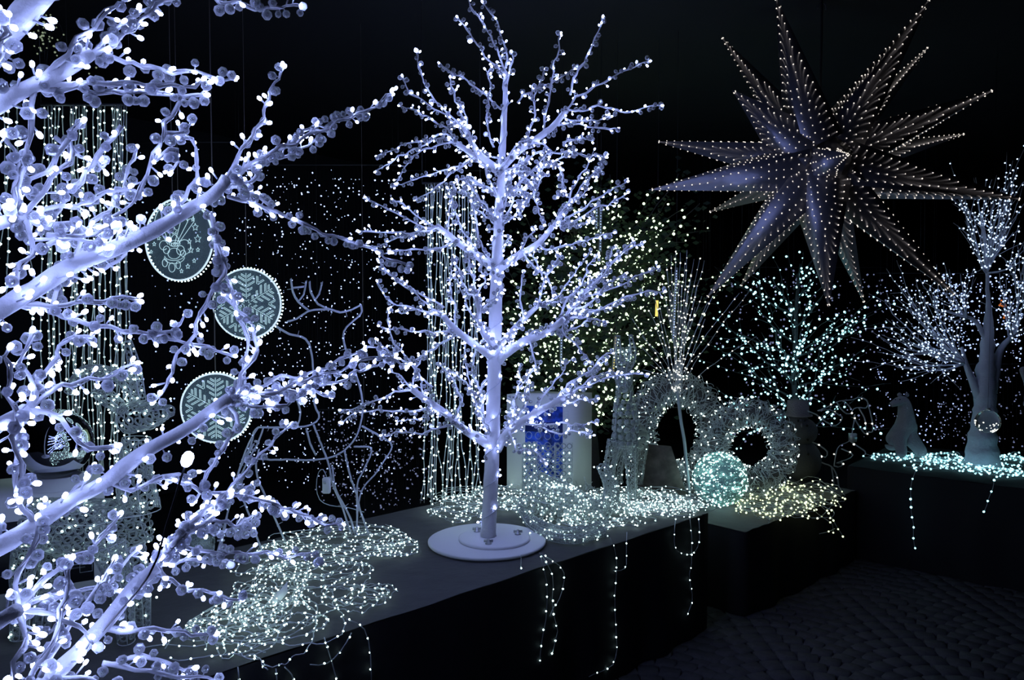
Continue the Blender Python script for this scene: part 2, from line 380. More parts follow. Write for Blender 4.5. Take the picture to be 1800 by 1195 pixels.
# ------------------------------------------------------------------ generic bead tree
LEDM = {}
class BeadTree:
    def __init__(s, name, label, loc, bead_r, led_r, spacing, ledm, maxn=300):
        s.root = thing(name, label, 'light tree', loc); s.br = bead_r; s.lr = led_r; s.sp = spacing; s.ledm = ledm; s.L = []; s.B = []; s.maxn = maxn
    def thick(s, pts, r0, r1, name='branch'):
        q = smooth_path(pts, 0.03, 0.0012, 2); n = len(q)
        mb = MB(); mb.tube(q, np.linspace(r0, r1, n) * (1 + 0.06 * rng.normal(size=n)), 10); o = mb.build(name, 'bark', s.root, smooth=True)
        return o, q
    def dress(s, mb, q, dens=1.0, base=0.0, ledfrac=0.42, start=0.0):
        p, t = along(q, s.sp / dens, 0.35, start)
        for pi, ti in zip(p, t):
            v = rng.normal(size=3); v -= ti * (v @ ti); v /= np.linalg.norm(v)
            if random.random() < ledfrac:
                d = v * 0.85 + ti * 0.55; d /= np.linalg.norm(d); ln = s.lr * random.uniform(2.8, 6.5)
                e = pi + v * base + d * ln; mb.tube([pi + v * base * 0.8, e - d * s.lr * 1.2], [0.0016, 0.0022], 4)
                s.L.append((e, d, s.lr * random.uniform(0.85, 1.15)))
            else:
                v = v + np.array([0, 0, -0.35]); v /= np.linalg.norm(v); e = pi + v * (base + s.br * 1.25)
                mb.tube([pi + v * base * 0.8, e - v * s.br * 0.9], [0.0016, 0.0016], 3)
                s.B.append((e, v, s.br * random.uniform(0.75, 1.15)))
    def twig(s, pts, parent, r=0.0034, dens=1.0, noise=0.004, start=0.0):
        q = smooth_path(pts, 0.018, noise, 2); mb = MB(); mb.tube(q, np.linspace(r * 1.25, r * 0.65, len(q)), 6)
        if np.linalg.norm(q[-1] - q[0]) > 0.12:   # a thin lead wire twisted round the stem
            k = np.arange(len(q)) * 1.1; off = np.stack([np.cos(k), np.sin(k), np.sin(k * 0.7)], 1) * r * 1.2
            mb.tube(q + off, 0.0016, 4)
        s.dress(mb, q, dens, r * 0.6, start=start)
        d = q[-1] - q[-2]; d /= np.linalg.norm(d); s.L.append((q[-1] + d * s.lr * 1.6, d, s.lr * 1.1))
        side = np.cross(d, rng.normal(size=3)); side /= np.linalg.norm(side); s.B.append((q[-1] + side * s.br * 1.1, side, s.br))
        return mb.build('twig', 'bark', parent, smooth=True)
    def finish(s):
        for nm, arr, tm_, m in (('light_bulb', s.L, LEDT, s.ledm), ('crystal_bead', s.B, BEAD, 'bead')):
            pos = np.array([a[0] for a in arr]); px, py, z = proj(pos)
            vis = (px > -5) & (px < 1805) & (py > -5) & (py < 1200) & (z > 0.2)
            order = np.argsort(np.where(vis, z, 1e3)); k = [i for i in order[:s.maxn] if vis[i]]; ks = set(k)
            b = MB(); b.add(*tm_); me = b.mesh(nm, m)
            R = rots_to(np.array([a[1] for a in arr]))
            wi = parent_world(s.root).inverted()
            for i in k:
                o = bpy.data.objects.new(nm, me); COL.objects.link(o); o.parent = s.root; o.matrix_parent_inverse = wi
                Mx = Matrix(R[i].tolist()).to_4x4() @ Matrix.Rotation(random.uniform(0, 1), 4, 'Z') @ Matrix.Scale(arr[i][2], 4); Mx.translation = Vector(arr[i][0]); o.matrix_basis = Mx
            rest = [i for i in range(len(arr)) if i not in ks]
            if rest:
                b = MB(); b.scatter(tm_, pos[rest], R[rest], np.array([arr[i][2] for i in rest])); b.build(nm, m, s.root, stuff=True)

# ------------------------------------------------------------------ central tree
base = T(856, 953, H1); D0 = base[1]
ct = BeadTree('bead_tree', 'tall white bead-strung light tree standing on a round white disc base', base, 0.0092, 0.0036, 0.0165, 'led_blue')
mb = MB(); mb.lathe([(0.235, 0.0), (0.238, 0.004), (0.238, 0.010), (0.232, 0.013)], base, 64); ob = mb.build('base_disc', 'disc', ct.root)
mb = MB(); mb.lathe([(0.145, 0.0125), (0.145, 0.021), (0.138, 0.024)], base + np.array([0.03, 0, 0]), 48); mb.build('inner_disc', 'disc', ct.root)
for a in (0.3, 2.4, 4.5):
    mb = MB(); c = base + np.array([0.03 + 0.1 * math.cos(a), 0.1 * math.sin(a), 0.024]); mb.lathe([(0.013, 0), (0.013, 0.004), (0.006, 0.006), (0.006, 0.018), (0.003, 0.02)], c, 12)
    mb.box(c + np.array([0, 0, 0.012]), (0.036, 0.004, 0.01)); mb.build('wing_nut', 'steel', ct.root)
tk = [(858, 955), (862, 870), (866, 780), (869, 640), (873, 480), (880, 330), (887, 200), (889, 128)]
tp = [P(x, y, D0) for x, y in tk]; tp[0][2] = H1 + 0.024
q = smooth_path(tp, 0.03, 0.001, 2); zz = np.linspace(0, 1, len(q))
mb = MB(); mb.tube(q, np.interp(zz, [0, .2, .5, .72, 1], [.031, .029, .026, .017, .008]), 14)
mb.build('trunk', 'bark', ct.root, smooth=True); trunk_q = q
# wire and bulbs wound up the trunk
k = np.linspace(0, 1, 700); cq = np.stack([np.interp(k, zz, q[:, i]) for i in range(3)], 1); rr = np.interp(k, [0, .2, .5, .72, 1], [.033, .031, .028, .019, .010]); an = k * 2 * PI * 15
wr = cq + np.stack([np.cos(an) * rr, np.sin(an) * rr, 0 * an], 1)
mb = MB(); mb.tube(wr, 0.0022, 4)
ct.dress(mb, wr, 0.30, 0.002, 0.95); sub = wr[360:560]; ct.dress(mb, sub, 0.9, 0.002, 0.6); mb.build('winding_wire', 'tube', ct.root)

CT = [
 # thick px points, tip depth offset, r0, r1, twigs
 ([(887,150),(889,125)],0.0,.009,.007,[([(888,128),(859,105),(828,63),(807,27)],-.1),([(888,125),(872,80),(847,42),(821,-2)],.05),([(889,120),(889,84),(868,33),(850,8)],0),([(890,150),(898,120),(901,90)],-.08)]),
 ([(868,292),(840,268),(813,222)],-.10,.014,.009,[([(813,222),(780,192),(755,167),(742,134),(731,90)],-.15),([(813,225),(788,205),(755,184),(721,163),(710,140)],-.2),([(881,192),(868,180),(834,150),(801,130),(772,112)],.02),([(815,215),(801,176),(795,155),(790,138)],-.25),([(868,259),(857,226),(859,176),(862,118)],-.1)]),
 ([(872,300),(835,275),(800,250)],.18,.014,.010,[([(800,250),(780,234),(738,247),(696,261),(663,273)],.3),([(800,252),(770,243),(734,259),(692,280),(660,303)],.2),([(795,250),(742,264),(713,297),(693,328)],.1),([(805,250),(780,224),(738,197),(705,188)],.35),([(834,276),(780,301),(738,314),(700,325)],0.05)]),
 ([(880,300),(905,272),(968,226),(997,192)],-.12,.015,.011,[([(1002,167),(1012,130),(1031,100),(1048,63),(1062,30)],-.2),([(955,232),(964,176),(970,138),(979,96),(985,55)],-.25),([(997,192),(1023,167),(1064,142),(1102,123),(1140,108)],-.1),([(997,192),(1020,195),(1052,188),(1102,195),(1160,188)],-.2),([(975,220),(1018,218),(1052,226),(1090,228)],0),([(985,205),(1030,215),(1075,205)],.1),([(930,250),(947,251),(977,268),(1018,272),(1065,275)],-.3),([(925,258),(937,209),(943,163),(958,123)],.1),([(910,180),(935,159),(968,146),(1012,121)],.2),([(990,250),(1015,245),(1040,243)],.2),([(1065,275),(1055,300),(1049,313)],-.3)]),
 ([(880,330),(905,300),(930,275)],.25,.012,.007,[([(905,289),(918,310),(935,326),(943,364),(958,397)],-.25),([(935,326),(950,300),(972,285)],-.2),([(905,330),(930,345),(905,370)],-.3),([(972,285),(985,300),(990,330),(980,345)],-.25)]),
 ([(878,472),(908,450),(947,427),(972,397)],-.05,.017,.011,[([(985,400),(993,385),(1031,360),(1064,339),(1102,318)],-.1),([(972,400),(1002,390),(1035,372),(1073,356),(1105,338)],-.2),([(975,397),(997,356),(1018,314),(1045,272)],.1),([(972,395),(1000,362),(1035,335)],.2),([(947,427),(960,439),(1002,431),(1044,418),(1075,410)],-.25),([(985,400),(1015,395),(1042,387)],.2),([(920,445),(940,470),(960,485),(972,519)],-.2),([(960,485),(975,465),(983,449)],-.2),([(972,397),(1010,345),(1045,300)],.3)]),
 ([(868,472),(838,448),(801,423),(767,397)],.05,.017,.011,[([(767,400),(751,400),(717,385),(679,368),(645,348)],.0),([(770,400),(746,389),(721,368),(690,348)],.2),([(767,400),(746,408),(705,410),(663,408),(632,405)],-.1),([(765,398),(721,414),(688,423),(655,437)],.2),([(801,423),(767,435),(726,439),(690,440)],-.15),([(834,276),(800,300),(765,330),(735,352)],.1),([(780,540),(740,515),(713,500),(684,481),(665,458)],.1),([(785,410),(790,370),(800,320)],.2),([(838,440),(810,400),(790,330)],-.2)]),
 ([(872,630),(839,609),(802,579),(779,556)],-.12,.018,.012,[([(779,556),(752,547),(715,537),(683,528),(662,495)],-.1),([(779,550),(761,542),(733,519),(692,489),(668,460)],-.2),([(760,680),(747,671),(720,634),(699,611),(687,583),(680,545)],-.1),([(797,583),(747,583),(706,579),(668,572)],-.25),([(779,556),(740,546),(703,548)],.1),([(800,590),(750,620),(715,637),(678,611),(655,600)],.15),([(802,579),(800,540),(790,500),(798,455)],.0)]),
 ([(876,634),(895,616),(931,597),(968,579),(991,560)],-.15,.019,.012,[([(991,560),(1028,537),(1069,510),(1115,487),(1160,470)],-.15),([(991,562),(1037,551),(1074,533),(1120,514),(1165,513)],-.25),([(985,565),(1022,522),(1044,503),(1065,475),(1087,448),(1112,426)],-.1),([(985,560),(994,528),(1019,503),(1034,472),(1051,451)],.1),([(991,560),(1020,530),(1053,513),(1075,494),(1098,483)],-.3),([(960,583),(982,581),(1013,575),(1038,562),(1065,567)],-.2),([(990,565),(994,587),(1013,606),(1028,624),(1035,635)],-.3),([(1000,550),(1040,500),(1085,455),(1130,423)],0),([(991,560),(1030,515),(1065,470),(1080,430)],.2),([(931,600),(940,640),(929,660),(924,700)],-.2),([(1000,555),(1040,545),(1075,540),(1110,520)],.2)]),
 ([(876,610),(908,574),(945,537)],.2,.014,.010,[([(945,537),(951,506),(966,479),(983,449)],.2),([(945,540),(955,500),(945,470),(930,440)],.25),([(945,537),(980,520),(1010,480),(1040,440)],.3),([(945,537),(985,530),(1030,500),(1070,480)],.35),([(920,560),(915,520),(922,480)],.1)]),
 ([(868,612),(845,575),(838,520)],-.25,.012,.008,[([(838,520),(830,480),(822,440)],-.35),([(838,520),(850,490),(842,450)],-.3),([(840,530),(815,500),(800,460)],-.35),([(845,550),(870,520),(885,480)],-.35)]),
 ([(866,786),(821,758),(775,721),(724,685)],-.12,.019,.012,[([(726,686),(701,687),(669,701),(632,715),(600,722)],-.2),([(752,717),(720,724),(678,721),(628,726),(603,742)],-.1),([(798,744),(752,761),(710,761),(670,765)],-.2),([(724,685),(712,670),(700,660),(690,650)],-.1),([(844,735),(830,690),(821,648),(818,600)],.1),([(800,742),(810,700),(790,660),(770,640)],.15),([(745,700),(740,670),(725,640),(712,640)],-.2),([(724,685),(730,650),(748,620)],.1),([(760,712),(745,735),(700,740)],.15)]),
 ([(874,790),(895,758),(941,726),(991,698)],-.18,.019,.012,[([(985,700),(1014,685),(1051,671),(1088,659),(1138,657)],-.2),([(991,698),(1015,665),(1034,652),(1053,633),(1075,619)],-.1),([(975,705),(1000,675),(1037,652),(1065,632)],-.25),([(922,745),(968,745),(1005,745),(1048,745)],-.35),([(930,740),(980,762),(1010,755),(1037,767)],-.3),([(968,705),(990,705),(1020,705),(1050,703)],-.3),([(941,726),(960,690),(985,660),(1005,630)],0),([(991,698),(1020,680),(1050,660),(1085,655)],.1),([(895,758),(910,790),(935,790),(960,815)],-.3),([(900,750),(925,710),(930,670)],.2)]),
 ([(868,778),(850,735),(845,690)],.22,.012,.008,[([(845,690),(830,650),(838,610)],.3),([(845,690),(860,650),(850,610)],.25),([(847,700),(815,670),(790,650)],.3)]),
 ([(876,780),(900,740),(905,700)],.28,.012,.008,[([(905,700),(930,660),(950,640)],.35),([(905,700),(915,670),(912,640)],.35)]),
]
def bspec(tree, spec, dfun, rtw, nz, mindepth=0.6):
    for th, off, ra, rb, tws in spec:
        n = len(th)
        pts = [P(x, y, dfun(x, y) + off * i / max(1, n - 1)) for i, (x, y) in enumerate(th)]
        o, q = tree.thick(pts, ra, rb)
        bm = MB(); tree.dress(bm, q, 1.1, max(ra, rb) * 0.9, 0.6); bm.build('bead_wire', 'tube', o, stuff=True)
        s = off * 0.6
        for tw, to in tws:
            m = len(tw); pp = [P(x, y, dfun(x, y) + (s + (to - s) * i / (m - 1))) for i, (x, y) in enumerate(tw)]
            tree.twig(pp, o, rtw, 1.0, nz)
bspec(ct, CT, lambda x, y: D0, 0.0033, 0.0035)
# short branches that point towards and away from the room, filling the middle of the tree
for (nx, ny, cnt) in ((882, 300, 5), (878, 400, 7), (874, 470, 4), (870, 620, 4), (866, 775, 4), (878, 350, 6)):
    for i in range(cnt):
        az = random.choice((-1, 1)) * random.uniform(0.35, 1.0) * PI / 2 + (0 if i % 2 else PI) ; el = random.uniform(0.25, 1.05)
        d = np.array([math.sin(az) * 0.38, -math.cos(az), 0]) ; d /= np.linalg.norm(d); L = random.uniform(.18, .38)
        s_ = P(nx, ny, D0); e = s_ + d * L * math.cos(el) + np.array([0, 0, L * math.sin(el)]); m_ = (s_ + e) / 2 + rng.normal(size=3) * 0.02
        ct.twig([s_, m_, e], ct.root, 0.0036, 1.0, 0.004, 0.04)
ct.finish()

# ------------------------------------------------------------------ near tree, its trunk outside the frame to the left
FT0 = np.array([-1.5, 1.62, H1])
ft = BeadTree('bead_tree', 'near white bead-strung light tree whose bare branches fan in from the left edge', FT0, 0.0103, 0.0042, 0.0175, 'led_core')
mb = MB(); mb.lathe([(0.20, 0), (0.20, 0.01), (0.195, 0.013)], FT0, 48); mb.build('base_disc', 'disc', ft.root)
mb = MB(); qf = smooth_path([FT0 + np.array([0, 0, .013]), FT0 + np.array([0.01, 0, .7]), FT0 + np.array([-.01, 0.01, 1.4]), FT0 + np.array([0, 0, 2.1])], .05, .001, 2)
mb.tube(qf, np.linspace(.031, .012, len(qf)), 12); mb.build('trunk', 'bark', ft.root, smooth=True)
def DF(x, y): return 1.27 + 0.0009 * max(x, -200) + 0.35 * max(0, min(1, -x / 350.0))
TX = -350
FT = [
 ([(TX,700),(-100,590),(0,545),(60,510),(130,467),(187,443),(268,403),(370,345),(398,312)],.0,.020,.0125,[
   ([(398,315),(425,260),(455,215),(480,165),(503,120)],.1),([(398,318),(440,290),(520,250),(590,215),(650,190),(690,165)],.1),
   ([(400,345),(470,365),(530,395),(600,420),(660,440),(716,470)],.15),([(372,372),(385,430),(395,470),(370,520),(340,570),(320,620),(290,680),(275,705)],.05),
   ([(380,395),(383,436),(400,495),(419,558),(434,605),(431,645),(427,690)],.1),([(20,535),(67,534),(141,530),(201,525),(248,531)],-.05),
   ([(30,535),(67,544),(147,561),(187,574),(251,584),(301,597),(351,607),(412,621)],.05),([(398,315),(430,320),(470,290),(520,262),(560,240)],.2),
   ([(395,312),(430,300),(480,272),(530,235),(570,220),(640,200)],.25),([(360,350),(400,330),(440,335),(480,370)],.25),
   ([(300,385),(320,350),(350,290),(330,235)],.1),([(110,470),(170,400),(215,330),(240,260)],.2)]),
 ([(TX,1130),(-100,1010),(0,960),(33,939),(100,895),(187,845),(248,798),(340,745),(402,700)],-.02,.020,.0125,[
   ([(400,702),(470,690),(540,668),(600,648),(660,628),(712,640)],.2),([(402,702),(480,692),(560,680),(620,660),(690,632)],.25),([(402,702),(440,680),(500,665),(560,650),(650,610),(690,620)],.3),
   ([(390,710),(440,700),(500,690),(580,690)],.15),([(398,705),(430,660),(450,600),(432,560),(400,520)],.1),
   ([(395,705),(415,740),(380,800),(368,835),(340,880)],.05),([(420,700),(460,720),(520,700),(560,670)],.1),
   ([(288,838),(321,845),(355,859),(402,872),(449,879),(510,895),(560,912),(600,925)],.1),
   ([(60,920),(30,860),(27,790),(30,735),(27,668),(20,614)],-.1),([(187,845),(230,860),(288,838),(330,830)],0)]),
 ([(TX,1500),(-100,1330),(20,1240),(84,1195),(134,1146),(187,1090),(234,1036),(275,996)],-.08,.020,.0125,[
   ([(275,996),(300,960),(355,971),(406,966),(456,971),(506,976),(562,978)],.1),([(275,996),(284,1009),(321,1026),(368,1043),(420,1055)],.0),
   ([(275,996),(330,921),(365,916),(413,923),(441,931)],.1),([(280,985),(340,930),(380,893),(421,843),(451,808),(478,780),(512,742)],.1),
   ([(300,960),(360,900),(393,870),(441,875),(491,886),(531,903),(559,911)],.2),([(180,1105),(211,1110),(268,1110),(335,1111),(374,1113)],-.1),
   ([(180,1165),(241,1177),(285,1183),(328,1190),(380,1200)],-.15),([(50,1200),(67,1163),(90,1123),(110,1073),(121,1009),(131,982)],-.15),
   ([(70,1190),(100,1130),(134,1086),(157,1049),(187,1016),(205,985)],-.1),([(275,996),(310,940),(345,905),(400,880),(440,850)],.2),([(234,1036),(260,1000),(330,985),(400,990)],.1),
   ([(84,1195),(140,1190),(200,1205)],-.1),([(275,996),(320,950),(350,925),(400,935),(445,905)],.25)]),
 ([(TX,330),(-100,235),(0,180),(60,150),(105,130),(158,95)],-.05,.019,.012,[
   ([(158,95),(187,84),(234,50),(295,3),(380,-60)],.0),([(60,150),(100,110),(134,67),(160,47),(187,20),(225,-10)],-.1),([(158,95),(181,97),(234,110),(301,124),(361,127),(417,138)],.0),
   ([(65,148),(144,147),(234,147),(321,154),(355,142)],-.1),([(65,155),(134,161),(214,161),(321,165),(358,171)],-.05),
   ([(321,172),(291,234),(268,285),(254,328),(228,355),(201,385)],0.0),([(291,234),(320,232),(340,220)],0.0),([(268,285),(310,262),(306,300)],0.0),
   ([(60,155),(57,187),(54,234),(40,301),(33,338),(20,385)],-.1),([(214,221),(174,275),(147,318),(117,341),(100,385)],.1),([(320,-60),(380,0),(450,8),(528,12)],.1),
   ([(120,245),(80,307),(40,340),(13,354)],.0),([(160,95),(200,50),(260,20),(330,-30)],.15)]),
 ([(TX,330),(-160,290),(-60,150),(10,60),(60,0),(110,-60)],-.30,.022,.017,[([(60,0),(110,-20),(180,-60)],-.3),([(-20,110),(5,90),(-10,20)],-.3)]),
 ([(TX,900),(-100,800),(0,745),(50,720)],-.05,.017,.011,[([(50,720),(90,690),(140,670),(200,655),(240,640)],.05),([(50,720),(60,680),(45,630),(55,585)],0),([(50,720),(110,735),(160,790),(205,785)],-.1),([(45,725),(20,770),(40,830),(30,880)],-.15),([(50,720),(90,640),(120,600),(170,590)],.1)]),
 ([(TX,520),(-100,440),(-20,400),(40,380)],.0,.016,.010,[([(40,380),(70,340),(110,300),(125,260),(150,215)],.0),([(40,380),(90,370),(150,365),(200,340),(245,335)],.1),([(40,382),(80,400),(120,390),(180,420)],.05),([(38,380),(20,340),(30,280),(10,240)],-.1),([(40,380),(60,430),(30,470),(20,500)],-.1)]),
 ([(TX,1300),(-100,1160),(-20,1100),(30,1070)],-.12,.017,.011,[([(30,1070),(80,1020),(120,985),(175,960),(205,905)],-.05),([(30,1070),(35,1010),(60,960),(70,910)],-.1),([(30,1070),(80,1075),(130,1100),(170,1130)],-.1),([(30,1070),(40,1120),(20,1160),(30,1210)],-.15),([(28,1072),(90,1050),(140,1035),(215,1030)],.05)]),
]
bspec(ft, FT, DF, 0.0040, 0.0040)
for i in range(14):      # small side shoots that fill the fan
    x = random.choice((random.uniform(0, 200), random.uniform(0, 320))); y = random.choice((random.uniform(180, 520), random.uniform(560, 900), random.uniform(880, 1180)))
    if 640 < y < 870: y -= 260
    a = random.uniform(-1.3, 0.5); L = random.uniform(60, 150)
    d = DF(x, y) + random.uniform(-.05, .25)
    e = (x + L * math.cos(a), y + L * math.sin(a)); m_ = ((x + e[0]) / 2 + random.uniform(-10, 10), (y + e[1]) / 2 + random.uniform(-12, 12))
    ft.twig([P(x, y, d), P(*m_, d + .02), P(*e, d + .06)], ft.root, 0.0038, 1.0, 0.004)
ft.finish()
# lone dark-stemmed light sprig in front of the lowest branch
c0, c1 = P(330, 805, 1.12), P(262, 1010, 1.12)
sprig = thing('light_sprig', 'single large bulb on a thin dark stem crossing the lowest near branch', 'light', c1)
mb = MB(); mb.tube(smooth_path([c0, P(315, 850, 1.12), P(292, 925, 1.12), c1, P(180, 1110, 1.3)], .02), 0.0016, 5); mb.build('stem', 'wire_dark', sprig)
mb = MB(); mb.scatter(LEDT, [c0], rots_to([c0 - c1]), [0.0085]); mb.build('light_bulb', 'led_core', sprig)

# ------------------------------------------------------------------ hanging light curtains made of strands
def strand(parent, pts, r, spacing, ledm, ledr, name='light_strand', wire='wire', noise=0.006, step=0.05, n=4, tmpl=None, jit=0.25):
    q = smooth_path(pts, step, noise, 3); mb = MB(); mb.tube(q, r, n); o = mb.build(name, wire, parent)
    p, t = along(q, spacing, jit); v = rng.normal(size=p.shape); v /= np.linalg.norm(v, axis=1, keepdims=True) + 1e-9
    if len(p): spots(o, 'light_bulbs', ledm, p + v * r * 1.2, ledr, tmpl, t + v * 0.7)
    return o
def cascade(label, xs, ytop, ybot, d, spacing=0.052, ledr=0.0042, led_='led_cool', wander=0.02, r=0.0022, bottom=None):
    c = P((xs[0] + xs[-1]) / 2, ytop, d); root = thing('light_curtain', label, 'light curtain', c)
    a, b = P(min(xs) - 6, ytop, d), P(max(xs) + 6, ytop, d); mb = MB(); mb.tube([a, b], 0.006, 6); mb.build('rail', 'wire_dark', root)
    for e in (a, b):
        mb = MB(); mb.tube([e, [e[0], e[1], CEIL]], 0.001, 4); mb.build('hanging_cord', 'wire_dark', root)
    for x in xs:
        yb = ybot + random.uniform(-14, 10); dd = d + random.uniform(-.05, .05); pts = []; n = 7; x0 = x; drift = random.uniform(-1, 1) * wander
        for i in range(n):
            f = i / (n - 1); p = P(x0, ytop + (yb - ytop) * f, dd); p[0] += math.sin(f * 5 + x) * wander * f + drift * f; pts.append(p)
        pts[-1][2] = max(pts[-1][2], bottom if bottom else -9)
        strand(root, pts, r, spacing, led_, ledr, noise=0.004)
    return root
xs = [78, 84, 90, 97, 104, 110, 124, 128, 133, 139, 145, 151, 164, 172, 178, 184, 197, 201, 205, 209, 213, 218, 222, 175, 92, 130, 207, 148]
cascade('dense curtain of light strands hanging behind the mirrored ball', xs, 184, 835, 2.95, 0.06, 0.0036)
cascade('two loose light strands at the left edge above the near branches', [6, 14, 30], 184, 700, 2.95, 0.06, .005, wander=.05)
xs = [748, 753, 758, 764, 769, 773, 778, 786, 790, 794, 800, 806, 812, 817, 822, 828, 834, 838, 760, 783, 797, 830]
cascade('dense curtain of light strands hanging just behind the disc based tree', xs, 322, 885, 3.66, 0.07, 0.0040, wander=.03, bottom=H1 + .01)

# ------------------------------------------------------------------ tangled heaps of light string on the tables
def loop_strand(c, a, b, rot, h, npts=40, turns=1.0, wob=0.25, z0=H1, lift=0.03):
    ph = random.uniform(0, 2 * PI); th = ph + np.linspace(0, 2 * PI * turns, npts); k1, k2 = random.uniform(0, 6), random.uniform(0, 6)
    rr = 1 + wob * np.sin(2 * th + k1) + wob * 0.7 * np.sin(3 * th + k2) + wob * 0.5 * np.sin(5 * th + k1 * 2)
    x = a * rr * np.cos(th); y = b * rr * np.sin(th)
    X = c[0] + x * math.cos(rot) - y * math.sin(rot); Y = c[1] + x * math.sin(rot) + y * math.cos(rot)
    z = z0 + 0.006 + h * (0.5 + 0.5 * np.sin(th * random.uniform(1, 2.6) + k2)) ** 1.5 * random.uniform(.2, 1) + np.abs(rng.normal(size=npts)) * 0.002
    return np.stack([X, Y, z], 1)
def heap(name, label, lobes, z0, ledm, ledr=0.0055, spacing=0.04, wire='wire', r=0.0015, drops=(), dropd=None):
    # lobes: px centre, px radii, count, height
    cs = [T(l[0], l[1], z0) for l in lobes]; c = sum(cs) / len(cs); root = thing(name, label, 'string lights', (c[0], c[1], z0))
    for (px, py, rx, ry, cnt, h) in lobes:
        c = T(px, py, z0); a = abs(T(px + rx, py, z0)[0] - c[0]); b = abs(T(px, py - ry, z0)[1] - T(px, py + ry, z0)[1]) / 2
        for i in range(cnt):
            s = random.uniform(.15, 0.85) ** 0.6; off = np.array([random.uniform(-1, 1) * a * (1 - s), random.uniform(-1, 1) * b * (1 - s)]); rot = 0
            asp = random.uniform(.4, 1)
            aa, bb = (a * s, b * s * asp) if random.random() < .7 else (a * s * asp, b * s)
            path = loop_strand((c[0] + off[0], c[1] + off[1]), aa, bb, rot, h, z0=z0, turns=random.uniform(.6, 1.3), wob=.16)
            strand(root, path, r, spacing, ledm, ledr, noise=0.003, step=0.02, wire=wire)
    for pts in drops:
        strand(root, [P(x, y, d) for x, y, d in pts], r, 0.055, ledm, ledr, noise=0.002, wire=wire)
    return root
def fd(px, py):   # depth of the near table's front edge under a pixel column, slightly in front
    k = (px - CX) / F; t = (k * A0[1] - A0[0]) / (TD[0] - k * TD[1]); return (A0 + TD * t)[1] - 0.03
def tdrop(pts): return [(x, y, T(x, y, H1 + .008)[1]) for x, y in pts]
def drop(pts, d0=None, f=fd): return [(x, y, (d0 or f(x, y))) for x, y in pts]
heap('light_string_heap', 'knotted heap of silver wire lights on the table in front of the wire reindeer',
     [(600, 960, 130, 34, 15, .03), (460, 985, 55, 30, 6, .04), (470, 1100, 120, 72, 15, .04), (470, 1050, 70, 60, 10, .05), (620, 1045, 85, 34, 6, .015), (700, 970, 42, 18, 3, .01), (380, 1110, 90, 35, 5, .02), (560, 1010, 110, 30, 8, .02)],
     H1, 'led_cool', 0.0029, 0.055, r=.0018,
     drops=[drop([(610, 1088), (640, 1105), (650, 1150), (653, 1200)]), drop([(618, 1112), (600, 1145), (575, 1165), (545, 1166)]), drop([(570, 1120), (583, 1160), (594, 1200)]), drop([(500, 1172), (512, 1185), (520, 1205)]), drop([(485, 1175), (486, 1205)]), tdrop([(235, 1142), (290, 1132), (340, 1138), (375, 1128), (400, 1110)]), tdrop([(290, 1140), (310, 1112), (350, 1095), (400, 1085)]), tdrop([(700, 960), (722, 948), (736, 965), (722, 975), (700, 968)]), drop([(418, 1172), (421, 1200)])])
mb = MB(); tgp = P(495, 1030, 2.42); mb.poly([P(505, 1022, 2.42), P(505, 1042, 2.42), P(478, 1075, 2.42), P(478, 1053, 2.42)], (0, .0008, 0)); tg = mb.build('price_tag', 'card'); tag(tg, 'blank white folded paper tag stuck in the near light heap', 'tag')
heap('light_string_heap', 'wide pale green tinted heap of wire lights round the clear sleigh',
     [(850, 882, 95, 22, 16, .04), (800, 905, 60, 16, 7, .02), (1140, 885, 105, 26, 30, .03), (1060, 915, 80, 22, 12, .03), (930, 890, 50, 20, 6, .02), (1000, 945, 70, 10, 6, .01), (1170, 895, 75, 14, 14, .02)],
     H1, 'led_cool', 0.0033, 0.075, r=.0016,
     drops=[drop([(950, 975), (960, 1020), (961, 1060), (960, 1090), (952, 1130), (949, 1165)]), drop([(952, 975), (970, 1010), (971, 1050), (975, 1085), (980, 1110), (970, 1150)]), drop([(948, 972), (985, 995), (990, 1020), (983, 1050), (973, 1065), (966, 1083)]),
            drop([(1072, 945), (1080, 965), (1086, 1000), (1083, 1050), (1083, 1100), (1082, 1140), (1075, 1168), (1055, 1180), (1035, 1190)]), drop([(1102, 935), (1100, 980), (1097, 1000), (1085, 1004), (1078, 1003)]),
            drop([(1188, 905), (1184, 950), (1190, 968), (1205, 974), (1222, 970), (1230, 950), (1228, 910)]), drop([(1212, 905), (1216, 945), (1214, 990), (1211, 1010), (1217, 1045), (1212, 1065), (1205, 1082)]), drop([(916, 975), (915, 1000)])])
e2 = lambda x, y: (b0 + TD * max(0, (x - 1310) / 210.0) * 0.9)[1] - .03
heap('light_string_heap', 'small yellow green heap of wire lights spilling off the lower table',
     [(1370, 890, 80, 26, 16, .05), (1420, 870, 50, 22, 8, .06), (1330, 905, 45, 15, 5, .02)], H2, 'led_warm', 0.0052, 0.12, r=.0016, wire='wire_clear',
     drops=[drop([(1430, 880), (1455, 900), (1470, 925), (1486, 950)], 4.05), drop([(1415, 880), (1440, 905), (1463, 922), (1466, 940)], 4.05), drop([(1412, 885), (1417, 905), (1440, 912), (1462, 890)], 4.0), drop([(1440, 938), (1455, 934), (1468, 928)], 4.05)])
heap('light_string_heap', 'bright cyan heap of wire lights along the corner table edge',
     [(1640, 808, 75, 9, 9, .03), (1690, 820, 90, 12, 14, .03), (1770, 808, 45, 10, 8, .03), (1560, 806, 45, 6, 3, .01), (1760, 835, 50, 12, 7, .02)], H1, 'led_cyan', 0.0060, 0.08, wire='wire_clear',
     drops=[drop([(1612, 822), (1607, 835), (1601, 856), (1601, 880), (1603, 900), (1607, 920), (1606, 944), (1609, 966)], 4.27), drop([(1747, 840), (1745, 858), (1736, 878), (1728, 901)], 4.00)])
